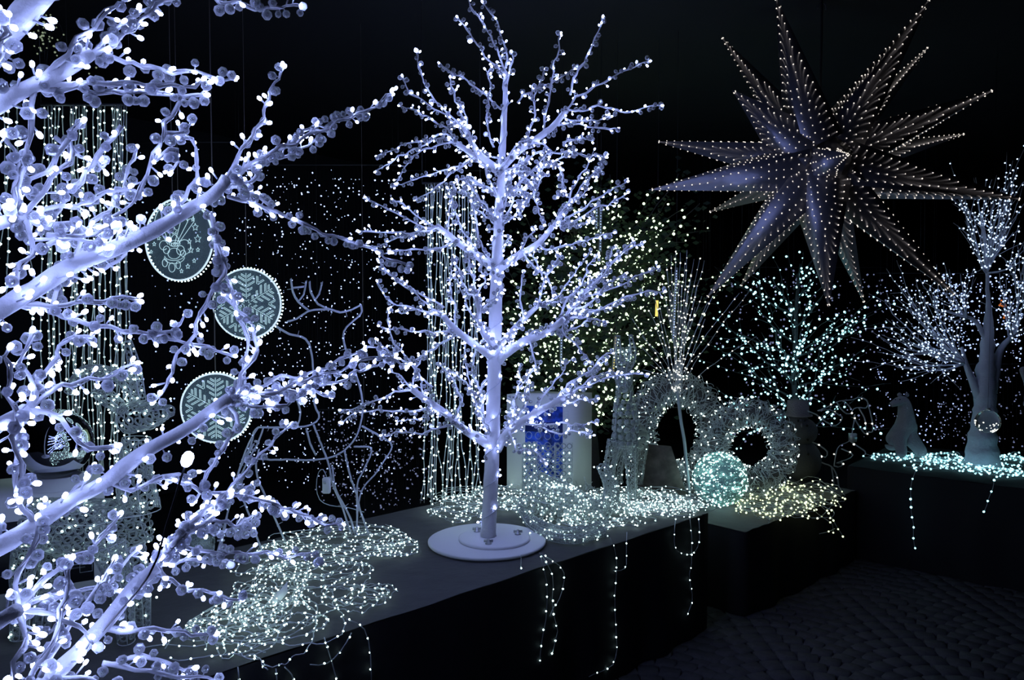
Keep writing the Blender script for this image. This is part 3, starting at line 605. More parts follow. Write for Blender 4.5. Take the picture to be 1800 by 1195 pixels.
# ------------------------------------------------------------------ wire reindeer
def dr(x, y): return 2.80 + (x - 380) / 260.0 * 0.34
rd_ = thing('wire_reindeer', 'white tube outline reindeer with antlers standing behind the near light heap', 'reindeer', T(520, 960, H1))
def wires(root, name, lines, dfun, r, m='tube', ledm='led_dim', ledr=.003, sp_=.09, off=0.0, noise=.0012):
    for ln in lines:
        q = smooth_path([P(x, y, dfun(x, y) + (o[0] if o else off)) for x, y, *o in ln], 0.02, noise, 3)
        mb = MB(); mb.tube(q, r, 6); mb.tube(q + np.array([0.003, -0.002, 0.003]), r * .45, 4)
        p, t = along(q, sp_, .5)
        for pi, ti in zip(p, t):
            v = rng.normal(size=3); v -= ti * (v @ ti); v /= np.linalg.norm(v); mb.tube([pi, pi + v * .022], [.0016, .001], 3)
        o = mb.build(name, m, root, smooth=True)
        if ledm and len(p): spots(o, 'light_bulbs', ledm, p + rng.normal(size=p.shape) * .004, ledr)
wires(rd_, 'body_outline', [[(634,536),(618,544),(597,550),(580,544),(561,544),(542,548),(521,561),(505,566)],[(634,536),(636,548),(630,558),(609,575),(604,590),(609,617),(617,634),(628,667),(636,701),(636,734),(626,768),(605,791),(576,805),(538,809),(484,808),(429,803)],
  [(480,570),(509,588),(538,596),(546,617),(551,663),(553,709),(561,734),(548,747),(521,751),(454,751)],[(521,700),(528,725),(521,751)],[(454,751),(446,760),(440,785),(429,803)]], dr, .0036)
wires(rd_, 'antler', [[(511,490),(515,513),(525,531),(542,545)],[(538,494),(534,517),(524,529)],[(515,506),(534,504)],[(544,495),(546,513),(559,534),(580,544)],[(566,496),(561,517),(553,527)]], dr, .0034)
wires(rd_, 'leg', [[(636,749),(676,772),(688,786),(668,822),(634,868),(626,940)],[(605,791),(613,827),(626,868),(636,905),(648,942)],[(622,785),(647,787),(653,797),(634,835),(627,855),(628,930)],
  [(538,753),(546,780),(555,801)],[(551,747),(567,789),(576,810),(584,847),(601,889),(618,940)],[(584,820),(590,860),(612,905),(624,940)],
  [(463,751),(455,775),(430,820),(406,880),(380,1004)],[(454,751),(440,775),(416,838),(400,900),(373,1004)],[(446,780),(420,830),(425,870),(445,925),(460,965)],[(455,790),(450,830),(470,880),(500,950)],
  [(380,1004),(374,1006)],[(388,970),(378,970)],[(394,950),(382,950)],[(447,775),(455,778)],[(440,790),(450,792)],[(436,805),(446,806)]], dr, .0034)
cb = thing('battery_box', 'small white switch box on a cable by the wire reindeer forelegs', 'control box', P(574, 870, 3.0))
mb = MB(); mb.box(P(574, 853, 3.0), (.030, .024, .062)); o = mb.build('body', 'card', cb); bv = o.modifiers.new('bevel', 'BEVEL'); bv.width = .004; bv.segments = 2
mb = MB(); mb.box(P(571, 848, 2.985), (.008, .004, .012)); mb.build('switch', 'wire', cb)
mb = MB(); mb.tube(smooth_path([P(x, y, 3.02) for x, y in ((574, 838), (568, 825), (560, 830), (556, 855), (562, 878), (580, 888), (612, 892), (640, 900))], .02), .0017, 5); mb.build('cable', 'wire_clear', cb)

# ------------------------------------------------------------------ edge-lit hanging discs
def disc(label, px, py, rx, ry, d, yaw, art):
    c = P(px, py, d); R = ry / F * d; root = thing('light_disc', label, 'hanging disc', c)
    Rz = np.array(Matrix.Rotation(yaw, 3, 'Z')); U = Rz @ np.array([1, 0, 0]); Wv = np.array([0, 0, 1.0]); Nn = Rz @ np.array([0, -1, 0])
    Rm = np.stack([U, Wv, Nn], -1)
    mb = MB(); mb.lathe([(R * .96, -.003), (R * .97, 0), (R * .96, .003)], c, 72, Rm); mb.build('acrylic_plate', 'plate', root)
    a = np.linspace(0, 2 * PI, 96, endpoint=False); ring = c + R * (np.cos(a)[:, None] * U + np.sin(a)[:, None] * Wv)
    mb = MB(); mb.tube(ring, .0032, 6, closed=True); rim = mb.build('rim', 'edge', root)
    a = np.linspace(0, 2 * PI, 64, endpoint=False); rp = c + (R + .004) * (np.cos(a)[:, None] * U + np.sin(a)[:, None] * Wv) - Nn * .012
    spots(rim, 'light_bulbs', 'led_cool', rp, .0030)
    mb = MB(); mb.tube([c + Wv * R, [c[0], c[1], CEIL]], .0009, 4); mb.build('hanging_cord', 'cord_dull', root)
    mb = MB(); f = c + Nn * .0045
    for ln in art: mb.tube([f + (x * U + y * Wv) * R * .95 for x, y in ln], .00095, 4)
    mb.build('engraving', 'etch', root)
def snow_art():
    L = []
    for k in range(6):
        a = k * PI / 3; ca, sa = math.cos(a), math.sin(a)
        def tr(pts): return [(x * ca - y * sa, x * sa + y * ca) for x, y in pts]
        L.append(tr([(0, .16), (0, .93)]))
        for s in (1, -1):
            for y0, ln in ((.22, .11), (.37, .18), (.52, .27), (.68, .24), (.80, .14)):
                dx, dy = ln * .85, ln * .5; w = .045
                L.append(tr([(s * .03, y0), (s * (.03 + dx), y0 + dy), (s * (.03 + dx), y0 + dy + w), (s * .03, y0 + w)]))
            L.append(tr([(s * .33, .60), (s * .33, .84), (s * .37, .82), (s * .37, .66)]))
    st = []
    for i in range(13): r = .15 if i % 2 else .08; st.append((r * math.sin(i * PI / 6), r * math.cos(i * PI / 6)))
    L.append(st); return L
def circ(x, y, rx, ry=None, a0=0, a1=2 * PI, n=20): ry = ry or rx; return [(x + rx * math.cos(a0 + (a1 - a0) * i / n), y + ry * math.sin(a0 + (a1 - a0) * i / n)) for i in range(n + 1)]
def star5(x, y, r): return [(x + (r if i % 2 == 0 else r * .45) * math.sin(i * PI / 5), y + (r if i % 2 == 0 else r * .45) * math.cos(i * PI / 5)) for i in range(11)]
def para_art():
    L = [circ(-.1, .45, .62, .50, 0, PI)]
    for w in (.2, .42): L.append(circ(-.1, .45, w, .50, 0, PI))
    for x0, x1 in ((-.72, -.52), (-.52, -.3), (-.3, -.1), (-.1, .1), (.1, .32), (.32, .52)): L.append(circ((x0 + x1) / 2, .45, (x1 - x0) / 2, .07, 0, PI, 8))
    for x in (-.72, -.52, -.3, .1, .32, .52): L.append([(x, .45), (-.13 + x * .25, -.12)])
    L += [star5(-.1, .22, .1), [(-.25, -.08), (-.18, .08), (-.1, .14), (0, .06), (.06, -.08)], circ(-.1, -.1, .17, .08), circ(-.1, -.13, .1, .05), circ(-.1, -.12, .035), circ(-.45, -.14, .13, .12, 1, 5.5), circ(-.36, -.26, .1), circ(.2, -.2, .2, .19, -1.6, 2.6),
          circ(.08, -.28, .12), circ(.16, -.36, .08), circ(-.12, -.42, .3, .12, PI, 2 * PI), circ(-.12, -.46, .32, .16, PI, 2 * PI), circ(-.2, -.72, .1, .12), circ(-.42, -.6, .08, .1), circ(0, -.66, .07, .1), circ(-.12, -.36, .2, .14)]
    for x, y, r in ((.55, .3, .1), (.62, .0, .11), (.4, -.28, .09), (.62, -.28, .06), (.36, -.06, .07), (.5, -.56, .06), (.3, -.7, .07), (.1, -.82, .06), (-.75, -.1, .06), (-.6, .05, .06), (-.85, -.3, .05), (.48, .5, .06)): L.append(star5(x, y, r))
    return L
disc('edge lit clear disc engraved with a parachute figure and stars, highest of three', 314, 421, 54, 71, 2.75, -0.30, para_art())
disc('edge lit clear disc engraved with a snowflake, hanging beside the wire antlers', 434, 534, 56, 61, 2.85, -0.07, snow_art())
disc('edge lit clear snowflake disc, lowest of the three, behind the second near branch', 380, 717, 57, 61, 2.75, 0.06, snow_art())

# ------------------------------------------------------------------ left package with mirrored ball
bx = thing('package_box', 'white cardboard box with black printed front under the mirrored ball', 'box', T(60, 1060, H1))
c2 = T(188, 1052, H1)[:2]; ud = TD * 0.92 + TN * -0.2; ud /= np.linalg.norm(ud); vd = np.array([-ud[1], ud[0]])
bw, bd, bh = .62, .34, .36; oc = c2 - ud * bw
Rb = np.column_stack([[ud[0], ud[1], 0], [vd[0], vd[1], 0], [0, 0, 1]])
cc = np.array([*(oc + ud * bw / 2 + vd * bd / 2), H1 + bh / 2 + .002]); mb = MB(); mb.box(cc, (bw, bd, bh), Rb); mb.build('carton', 'card', bx)
def onbox(u, v, out=.001): q_ = oc + ud * u - vd * out; return np.array([q_[0], q_[1], H1 + v])
mb = MB(); mb.poly([onbox(.02, .07), onbox(bw - .035, .07), onbox(bw - .035, .29), onbox(.02, .29)], (-vd[0] * .0008, -vd[1] * .0008, 0)); mb.build('printed_panel', 'print_dark', bx)
mb = MB()
for (u0, v0, u1, v1) in ((.50, .115, .56, .119), (.50, .127, .545, .129)): mb.poly([onbox(u0, v0, .003), onbox(u1, v0, .003), onbox(u1, v1, .003), onbox(u0, v1, .003)], (0, 0, .0003))
for a_, b_ in (((.545, .10), (.58, .10)), ((.58, .10), (.58, .125)), ((.58, .125), (.545, .125)), ((.545, .125), (.545, .10))): mb.tube([onbox(*a_, .003), onbox(*b_, .003)], .0008, 4)
mb.tube([onbox(.3 + .16 * math.cos(x) * .5, .17 + .05 * math.sin(x), .003) for x in np.linspace(0, 6.28, 24)], .0008, 4)
mb.build('printed_lines', 'print_white', bx)
def text(body, size, origin, xdir, normal, m, parent):
    cu = bpy.data.curves.new('lettering', 'FONT'); cu.body = body; cu.size = size; cu.extrude = .0003; o = bpy.data.objects.new('lettering', cu); COL.objects.link(o); cu.materials.append(M[m])
    me_ = bpy.data.meshes.new_from_object(o); bpy.data.objects.remove(o); o = bpy.data.objects.new('lettering', me_); COL.objects.link(o); X = Vector(xdir).normalized(); N_ = Vector(normal).normalized(); Y = N_.cross(X); Mx = Matrix((X, Y, N_)).transposed().to_4x4(); Mx.translation = Vector(origin)
    o.parent = parent; o.matrix_parent_inverse = parent_world(parent).inverted(); o.matrix_basis = Mx
text('fi', .045, onbox(.22, .235, .004), (*ud, 0), (*-vd, 0), 'print_white', bx)
text('2', .035, onbox(.22, .20, .004), (*ud, 0), (*-vd, 0), 'print_white', bx)
text('CE', .012, onbox(.565, .14, .004), (*ud, 0), (*-vd, 0), 'print_white', bx)
ztop = H1 + bh + .003; bc = P(98, 776, 2.5); br_ = .112; bz = ztop + .03 + br_
ballc = np.array([bc[0], bc[1], bz])
ball = thing('mirror_ball', 'large mirrored ball in a white ring stand on the black printed box', 'ball', (bc[0], bc[1], ztop))
mb = MB(); mb.lathe([(.002, -br_ * .9999)] + [(br_ * math.cos(a), br_ * math.sin(a)) for a in np.linspace(-1.45, 1.45, 28)] + [(.002, br_ * .9999)], ballc, 48); mb.build('ball', 'mirror', ball, smooth=True)
mb = MB(); mb.lathe([(.10, 0), (.10, .004), (.075, .038), (.070, .038), (.078, .01), (.06, .004)], (bc[0], bc[1], ztop), 40); mb.build('ring_stand', 'card', ball, smooth=True)

# ------------------------------------------------------------------ clear acrylic figures
def ring_t(n=8, m=4, R=1.0, r=.26):
    V = []; Q = []
    for i in range(n):
        for j in range(m):
            a, b = 2 * PI * i / n, 2 * PI * j / m; V.append([(R + r * math.cos(b)) * math.cos(a), (R + r * math.cos(b)) * math.sin(a), r * 1.5 * math.sin(b)])
            Q.append([i * m + j, ((i + 1) % n) * m + j, ((i + 1) % n) * m + (j + 1) % m, i * m + (j + 1) % m])
    return np.array(V), [Q]
RING = ring_t(); COIN = ringed([(0, -.45), (.8, -.45), (1, 0), (.8, .45), (0, .45)], 8)
def limb(root, name, pts, radii, cell=.026, ledm='led_cool', tm_=None, nled=10, wire='wire'):
    q = smooth_path(pts, .02); s = np.linspace(0, 1, len(q)); rr = np.interp(s, np.linspace(0, 1, len(radii)), radii)
    p, t = along(q, cell, 0); pos = []; dr_ = []
    cum = np.linspace(0, 1, max(len(p), 1)); fr_ = []
    for k_, (pi, ti) in enumerate(zip(p, t)):
        r = np.interp(cum[k_], s, rr); n = max(4, int(2 * PI * r / cell)); x = np.cross(ti, [0.2, .9, .3]); x /= np.linalg.norm(x); y = np.cross(ti, x)
        for j in range(n):
            a = 2 * PI * j / n; v = x * math.cos(a) + y * math.sin(a); pos.append(pi + v * r); dr_.append(v)
    mb = MB(); mb.scatter(tm_ or RING, pos, rots_to(dr_), np.full(len(pos), cell * .43)); o = mb.build(name, 'acrylic', root, stuff=False)
    fm = MB()
    t0 = np.gradient(q, axis=0); t0 /= np.linalg.norm(t0, axis=1, keepdims=True); xx = np.cross(t0, [0.2, .9, .3]); xx /= np.linalg.norm(xx, axis=1, keepdims=True); yy = np.cross(t0, xx)
    for j in range(4):
        a = PI / 4 + j * PI / 2; fm.tube(q + (xx * math.cos(a) + yy * math.sin(a)) * (rr[:, None] + .004), .0016, 4)
    for i_ in (0, len(q) - 1): 
        a = np.linspace(0, 2 * PI, 14, endpoint=False); fm.tube(q[i_] + (np.cos(a)[:, None] * xx[i_] + np.sin(a)[:, None] * yy[i_]) * (rr[i_] + .004), .0016, 4, closed=True)
    fm.build('wire_frame', wire, o)
    nled = int(nled * 1.6); sel = rng.choice(len(pos), min(nled, len(pos)), replace=False)
    spots(o, 'light_bulbs', ledm, [np.array(pos[i]) + np.array(dr_[i]) * .006 + rng.normal(size=3) * cell * .4 for i in sel], .0032)
    return o
ad = thing('acrylic_deer', 'clear acrylic deer figure in front of the black printed box', 'deer', T(130, 1115, H1))
D_ = 2.18
def A(x, y, dd=0): return P(x, y, D_ + dd)
limb(ad, 'body', [A(45, 915), A(110, 925, .03), (A(190, 930, .06)), A(255, 915, .09)], [.06, .085, .085, .06], nled=60)
limb(ad, 'neck', [A(245, 900, .08), A(238, 840, .08), A(240, 770, .08)], [.055, .045, .035], nled=30)
limb(ad, 'head', [A(225, 735, .08), A(262, 730, .06), A(300, 722, .04)], [.042, .036, .012], nled=16)
limb(ad, 'ear', [A(215, 720, .08), A(190, 700, .08), A(165, 690, .08)], [.014, .02, .006], .018, nled=8)
limb(ad, 'antler', [A(235, 705, .08), A(215, 665, .08), A(150, 650, .08), A(120, 690, .08)], [.014, .014, .012, .008], .018, nled=18)
limb(ad, 'antler', [A(245, 705, .1), A(235, 640, .1), A(225, 600, .1)], [.014, .014, .006], .018, nled=10)
for a_, b_, c_, dd in (((52, 955), (38, 1020), (34, 1128), -.03), ((95, 960), (85, 1030), (73, 1108), .08), ((225, 960), (245, 1030), (250, 1112), 0), ((190, 960), (215, 1040), (222, 1132), -.08)):
    q0 = T(*c_, H1); q0[2] += .01
    limb(ad, 'leg', [A(*a_, dd), A(*b_, dd), q0], [.04, .022, .019], .022, nled=12)
# sleigh
sl = thing('acrylic_sleigh', 'clear acrylic sleigh with curled runner among the pale green lights', 'sleigh', T(1000, 945, H1))
def S(x, y, dd=0): return P(x, y, 3.42 + dd)
def panel(root, name, o_, u_, v_, nu, nv, tm_=RING, nled=10, dens=1.0):
    u_ = np.asarray(u_); v_ = np.asarray(v_); n_ = np.cross(u_, v_); pos = []
    for i in range(nu):
        for j in range(nv): pos.append(o_ + u_ * (i + .5) / nu + v_ * (j + .5) / nv)
    r_ = min(np.linalg.norm(u_) / nu, np.linalg.norm(v_) / nv) * .42
    mb = MB(); mb.scatter(tm_, pos, rots_to([n_] * len(pos)), np.full(len(pos), r_)); o = mb.build(name, 'acrylic', root)
    fm = MB(); fm.tube([o_, o_ + u_, o_ + u_ + v_, o_ + v_, o_], .0018, 4); fm.build('wire_frame', 'wire', o)
    spots(o, 'light_bulbs', 'led_cool', [pos[k] for k in rng.choice(len(pos), min(nled, len(pos)), replace=False)], .0034); return o
panel(sl, 'back_panel', S(918, 862, .12), S(975, 868, .15) - S(918, 862, .12), S(921, 778, .12) - S(918, 862, .12), 6, 8, nled=22)
panel(sl, 'side_panel', S(975, 862, .05), S(1006, 862, .05) - S(975, 862, .05), S(975, 778, .05) - S(975, 862, .05), 3, 7, nled=8)
panel(sl, 'side_panel', S(918, 862, .05), S(944, 862, -.05) - S(918, 862, .05), S(918, 778, .05) - S(918, 862, .05), 3, 7, nled=16)
limb(sl, 'body', [S(930, 880, .05), S(960, 893, 0), S(1010, 900, 0), S(1055, 905, 0)], [.085, .105, .10, .06], .024, nled=330, tm_=COIN)
limb(sl, 'body', [S(940, 850, .08), S(975, 870, .05), S(1030, 890, 0)], [.06, .07, .05], .024, nled=60)
limb(sl, 'front_curl', [S(1050, 905, 0), S(1072, 880, 0), S(1073, 850, 0), S(1058, 818, 0)], [.045, .035, .03, .022], .022, nled=16)
rl = []
for dd in (-.13, .10):
    q0 = [T(915, 905 - dd * 60, H1), T(935, 925 - dd * 60, H1), T(975, 945 - dd * 60, H1), T(1020, 948 - dd * 60, H1), T(1060, 935 - dd * 60, H1)]
    for w in q0: w[2] += .02
    q0[0][2] += .03; limb(sl, 'runner', q0, [.014, .014, .014, .014, .014], .018, nled=8)
# tufts of crystal floss filling the sleigh
mb = MB()
for i in range(260):
    c = S(random.uniform(925, 1060), 890 + random.gauss(0, 18), random.uniform(-.08, .1)); v = rng.normal(size=3) * .018
    mb.tube([c - v, c + rng.normal(size=3) * .012, c + v], .0011, 3)
mb.build('crystal_floss', 'acrylic', sl, stuff=True)
# standing acrylic deer, seen from the front
ds = thing('acrylic_deer', 'clear acrylic deer standing face on between the white package and the wreaths', 'deer', T(1095, 895, H1))
def G(x, y, dd=0): return P(x, y, 3.72 + dd)
limb(ds, 'chest', [G(1097, 785, 0), G(1100, 740, 0), G(1098, 712, .02)], [.050, .062, .050], .034, tm_=COIN, nled=6)
limb(ds, 'body', [G(1098, 770, .02), G(1108, 765, .2), G(1118, 770, .42)], [.06, .075, .065], .034, tm_=COIN, nled=14)
limb(ds, 'neck', [G(1097, 722, 0), G(1098, 690, -.02), G(1097, 655, -.04)], [.045, .036, .034], .03, tm_=COIN, nled=6)
limb(ds, 'head', [G(1097, 660, -.02), G(1096, 672, -.10), G(1095, 684, -.16)], [.038, .034, .016], .024, nled=5)
for sx in (-1, 1):
    limb(ds, 'antler', [G(1097 + sx * 6, 652, -.02), G(1100 + sx * 13, 625, 0), G(1098 + sx * 11, 590, 0)], [.012, .015, .006], .02, nled=6)
    limb(ds, 'antler', [G(1098 + sx * 3, 640, -.02), G(1098 + sx * 5, 612, .02)], [.012, .007], .02, nled=4)
for (x0, y0, x1, y1, x2, y2, dd) in ((1082, 775, 1070, 830, 1072, 888, 0), (1108, 775, 1110, 830, 1112, 890, 0), (1088, 790, 1086, 840, 1088, 872, .35), (1126, 785, 1124, 830, 1122, 872, .35)):
    e = G(x2, y2, dd); e[2] = H1 + .01; limb(ds, 'leg', [G(x0, y0, dd), G(x1, y1, dd), e], [.036, .024, .02], .026, nled=5)

# ------------------------------------------------------------------ white package with blue picture
pb = thing('package_box', 'white cardboard package with a blue printed picture behind the clear sleigh', 'box', T(955, 868, H1))
f0, f1 = T(892, 868, H1), T(1000, 868, H1); g1 = T(1041, 862, H1)
f0 = P(891, 866, 3.90); f1 = P(1000, 872, 3.82); f0[2] = f1[2] = H1 + .002; back = np.array([.13, .16, 0]); hh = .505
mb = MB(); mb.poly([f0, f1, f1 + back, f0 + back], (0, 0, hh)); mb.build('carton', 'card', pb)
fu = f1 - f0; fn = np.cross(fu, [0, 0, 1.0]); fn /= np.linalg.norm(fn)
if fn[1] > 0: fn = -fn
def onp(u, v, out=.001): return f0 + fu * u + np.array([0, 0, v]) + fn * out
def quad(mb, u0, v0, u1, v1, out=.001): mb.poly([onp(u0, v0, out), onp(u1, v0, out), onp(u1, v1, out), onp(u0, v1, out)], fn * .0006)
mb = MB(); quad(mb, .30, .06, .90, .45); mb.build('blue_picture', 'print_blue', pb)
mb = MB(); quad(mb, .30, .32, .90, .37, .002); mb.build('picture_band', 'print_navy', pb)
mb = MB()
for i in range(4):
    for j in range(5): mb.tube([onp(.36 + i * .15 + .05 * math.cos(a), .10 + j * .05 + .018 * math.sin(a), .003) for a in np.linspace(0, 6.28, 12)], .0015, 3)
mb.build('printed_lines', 'print_white', pb)
mb = MB()
for a_, b_ in (((.92, .40), (.985, .40)), ((.985, .40), (.985, .43)), ((.985, .43), (.92, .43)), ((.92, .43), (.92, .40))): mb.tube([onp(*a_), onp(*b_)], .0008, 3)
mb.tube([onp(.93, .415), onp(.975, .415)], .0008, 3); mb.build('sticker', 'print_white', pb)

# silver tinsel bundle by the reindeer hind legs
sb = thing('tinsel_ball', 'crumpled silver foil ball on the table beside the reindeer hind leg', 'ball', T(345, 1000, H1)); cB = T(345, 985, H1) + np.array([0, 0, .06])
mb = MB()
for i in range(420):
    v = rng.normal(size=3); v /= np.linalg.norm(v); c = cB + v * .062; w = rng.normal(size=3); w -= v * (w @ v); w /= np.linalg.norm(w); mb.tube([c - w * .016, c + v * .006, c + w * .016], .0014, 3)
mb.build('foil_strands', 'film', sb, stuff=True)
mb = MB(); mb.lathe([(.001, -.058)] + [(.058 * math.cos(a), .058 * math.sin(a)) for a in np.linspace(-1.4, 1.4, 10)] + [(.001, .058)], cB, 18); mb.build('core', 'film', sb)
# ------------------------------------------------------------------ wire light ball
lc = T(1265, 889, H2); lr_ = 48 / F * lc[1]; lcc = np.array([lc[0], lc[1], H2 + lr_])
lb = thing('light_ball', 'round glowing ball of wound pale wire at the near end of the lower table', 'light ball', lc)
mb = MB()
for i in range(190):
    n_ = rng.normal(size=3) * np.array([.35, .35, 1]); n_ /= np.linalg.norm(n_); x = np.cross(n_, [0.3, .8, .1]); x /= np.linalg.norm(x); y = np.cross(n_, x); h_ = random.uniform(-.75, .75) * lr_; r_ = math.sqrt(lr_ ** 2 - h_ ** 2)
    a = np.linspace(0, 2 * PI, 28, endpoint=False) ; mb.tube(lcc + n_ * h_ + (np.cos(a)[:, None] * x + np.sin(a)[:, None] * y) * r_ * random.uniform(.97, 1.0), .0012, 3, closed=True)
mb.build('wound_wire', 'ballwire', lb, stuff=True)
v = rng.normal(size=(230, 3)); v /= np.linalg.norm(v, axis=1, keepdims=True); spots(lb, 'light_bulbs', 'led_ball', lcc + v * lr_ * 1.0, .0040)
v = rng.normal(size=(120, 3)); v /= np.linalg.norm(v, axis=1, keepdims=True); spots(lb, 'light_bulbs', 'led_ball', lcc + v * lr_ * .85, .0035)
# ------------------------------------------------------------------ wreaths
def wreath(label, c, Rw, rw, yaw, n, nled, asp=1.0):
    root = thing('light_wreath', label, 'wreath', c - np.array([0, 0, (Rw * asp + rw)])); Rz = np.array(Matrix.Rotation(yaw, 3, 'Z') @ Matrix.Rotation(-.12, 3, 'X'))
    def tor(a, b, k=1.0): return c + Rz @ np.array([(Rw + rw * k * math.cos(b)) * math.cos(a), rw * k * .7 * math.sin(b), (Rw * asp + rw * k * math.cos(b)) * math.sin(a)])
    mb = MB()
    for i in range(n):
        a, b = random.uniform(0, 2 * PI), random.uniform(0, 2 * PI); da, db = random.uniform(-.35, .35), random.uniform(-1.8, 1.8); k0 = random.uniform(.55, 1.08)
        mb.tube([tor(a + da * t, b + db * t, k0 + .14 * math.sin(t * 5 + a)) for t in np.linspace(0, 1, 7)], .0020, 3)
    mb.build('tinsel_wire', 'tinsel', root, stuff=True)
    mb = MB(); mb.tube([tor(a, 0, 0) for a in np.linspace(0, 2 * PI, 48, endpoint=False)], rw * .45, 8, closed=True); mb.build('ring_core', 'plush_dark', root)
    spots(root, 'light_bulbs', 'led_green2', [tor(random.uniform(0, 2 * PI), random.uniform(0, 2 * PI), 1.08) for _ in range(nled)], .0040)
M['led_green2'] = led('led_pale_green', (0.75, 0.95, 0.85), 6)
w1c = P(1188, 768, 4.42); w1c[2] = H2 + .30 + .0 ; w1c = P(1188, 765, 4.45)
wreath('larger grey tinsel wreath with the light spray rising out of it', P(1190, 760, 4.5), .235, .098, .25, 1400, 230, 1.12)
wreath('smaller grey tinsel wreath leaning behind the wire light ball', P(1318, 785, 4.35), .185, .082, -.1, 1100, 170, 1.05)
mb = MB(); bp_ = [P(1122, 868, 4.1), P(1212, 866, 4.1), P(1180, 785, 4.15), P(1122, 780, 4.15)]
for w in bp_[:2]: w[2] = H1 - .1
mb.poly(bp_, (0, .02, 0)); o = mb.build('cardboard_panel', 'brown'); tag(o, 'dull brown card panel leaning in front of the larger wreath', 'panel')
# ------------------------------------------------------------------ spray of light twigs
sy = thing('light_spray', 'tall fan of thin bare twigs with tiny lights rising from the larger wreath', 'light branches', T(1213, 880, H2))
st0 = T(1213, 880, H2); dS = st0[1]
mb = MB(); mb.tube(smooth_path([st0, P(1205, 800, dS), P(1195, 720, dS), P(1190, 680, dS)], .04, .002), 0.009, 7); mb.build('stem', 'tinsel', sy, smooth=True)
tips = [(1130,590),(1110,560),(1140,545),(1150,520),(1165,500),(1172,470),(1180,450),(1187,440),(1195,445),(1203,460),(1215,480),(1220,455),(1230,452),(1237,458),(1225,500),(1232,520),(1245,530),(1252,520),(1240,560),(1128,610),(1325,505),(1300,515),(1330,590),(1160,540),(1180,510),(1200,500),(1212,520),(1130,650),(1145,640),(1175,540),(1222,540),(1190,480),(1208,440),(1155,580),(1250,600)]
for x, y in tips:
    dd = random.uniform(-.25, .25); x0 = 1190 + random.uniform(-8, 8); y0 = 680 + random.uniform(-20, 25)
    pass
M['led_star2'] = led('led_soft_white', (0.95, 0.95, 0.85), 1.8, False)
for x, y in tips:
    dd = random.uniform(-.25, .25); x0 = 1190 + random.uniform(-8, 8); y0 = 680 + random.uniform(-20, 25)
    strand(sy, [P(x0, y0, dS), P(x0 + (x - x0) * .35, y0 + (y - y0) * .45, dS + dd * .4), P(x, y, dS + dd)], .0019, .085, 'led_star2', .0046, name='twig', wire='tinsel', noise=.003)

# ------------------------------------------------------------------ background light trees
def grow_tree(name, label, root_p, trunk, limbs, ledm, ledr, spacing, trunk_r, tw, bark, sub=5, sublen=.35, dens=1.0, leaf=False, spread=.9):
    root = thing(name, label, 'light tree', root_p)
    q = smooth_path(trunk, .06, .004); mb = MB(); mb.tube(q, np.linspace(trunk_r, trunk_r * .35, len(q)), 9); mb.build('trunk', bark, root, smooth=True)
    for ln in limbs:
        lq = smooth_path(ln, .05, .008); mb = MB(); mb.tube(lq, np.linspace(tw * 2.2, tw, len(lq)), 5); allp = []
        p, t = along(lq, spacing, .5); allp.append(p + rng.normal(size=p.shape) * .012)
        L = np.linalg.norm(lq[-1] - lq[0])
        for k in range(sub):
            f = random.uniform(.25, .98); i = int(f * (len(lq) - 1)); s0 = lq[i]; d = lq[min(i + 1, len(lq) - 1)] - lq[max(i - 1, 0)]; d /= np.linalg.norm(d) + 1e-9
            v = rng.normal(size=3) * spread; v[1] *= .7; e = s0 + (d + v * .6) * sublen * random.uniform(.4, 1.1) * (1.1 - f * .5)
            tq = smooth_path([s0, (s0 + e) / 2 + rng.normal(size=3) * .02, e], .05, .006); mb.tube(tq, tw * .6, 4)
            p, t = along(tq, spacing, .5); allp.append(p + rng.normal(size=p.shape) * .012)
        o = mb.build('branch', bark, root)
        pp = np.vstack(allp); spots(o, 'light_bulbs', ledm, pp, ledr, None, None, .6, 1.3)
        if leaf:
            lp = np.repeat(pp, 5, 0) + rng.normal(size=(len(pp) * 5, 3)) * .05; b = MB(); LEAF = (np.array([[0, 0, 0], [.5, .3, .1], [1, 0, 0], [.5, -.3, .1]]), [[[0, 1, 2, 3]]]); b.scatter(LEAF, lp, rots_to(rng.normal(size=lp.shape)), np.full(len(lp), .05)); b.build('leaves', 'leafdark', o, stuff=True)
    return root
# warm green tree behind the clear deer
gd = 5.3; gp = P(1045, 860, gd)
gl = []
for (x, y, dd) in [(1000,400,.2),(1075,385,-.2),(1140,405,0),(1165,425,.2),(930,440,.1),(900,540,0),(950,500,-.3),(1110,450,-.3),(1150,470,.2),(1180,490,.1),(990,450,-.4),(1060,440,-.4),(1120,560,-.2),(1180,545,.1),(920,620,0),(960,650,-.2),(950,580,.2),(1100,620,-.2),(1050,500,-.5),(1000,540,-.5),(1080,560,-.5),(1140,620,0),(1000,620,-.3),(1040,395,.3),(1100,410,.2),(1070,640,-.3),(1150,520,-.3)]:
    yy = y + 70 + (y - 400) * .35; x0 = 1045
    gl.append([P(x0, min(yy, 700), gd), P((x0 + x) / 2, (yy + y) / 2 + 8, gd + dd * .6), P(x, y, gd + dd)])
grow_tree('leafy_light_tree', 'dark leafy tree with warm greenish lights behind the disc based tree', np.array([gp[0], gp[1], 0]), [np.array([gp[0], gp[1], 0]), P(1040, 640, gd), P(1048, 420, gd)], gl, 'led_green', .0085, .085, .05, .006, 'trunkdark', 9, .5, leaf=True)
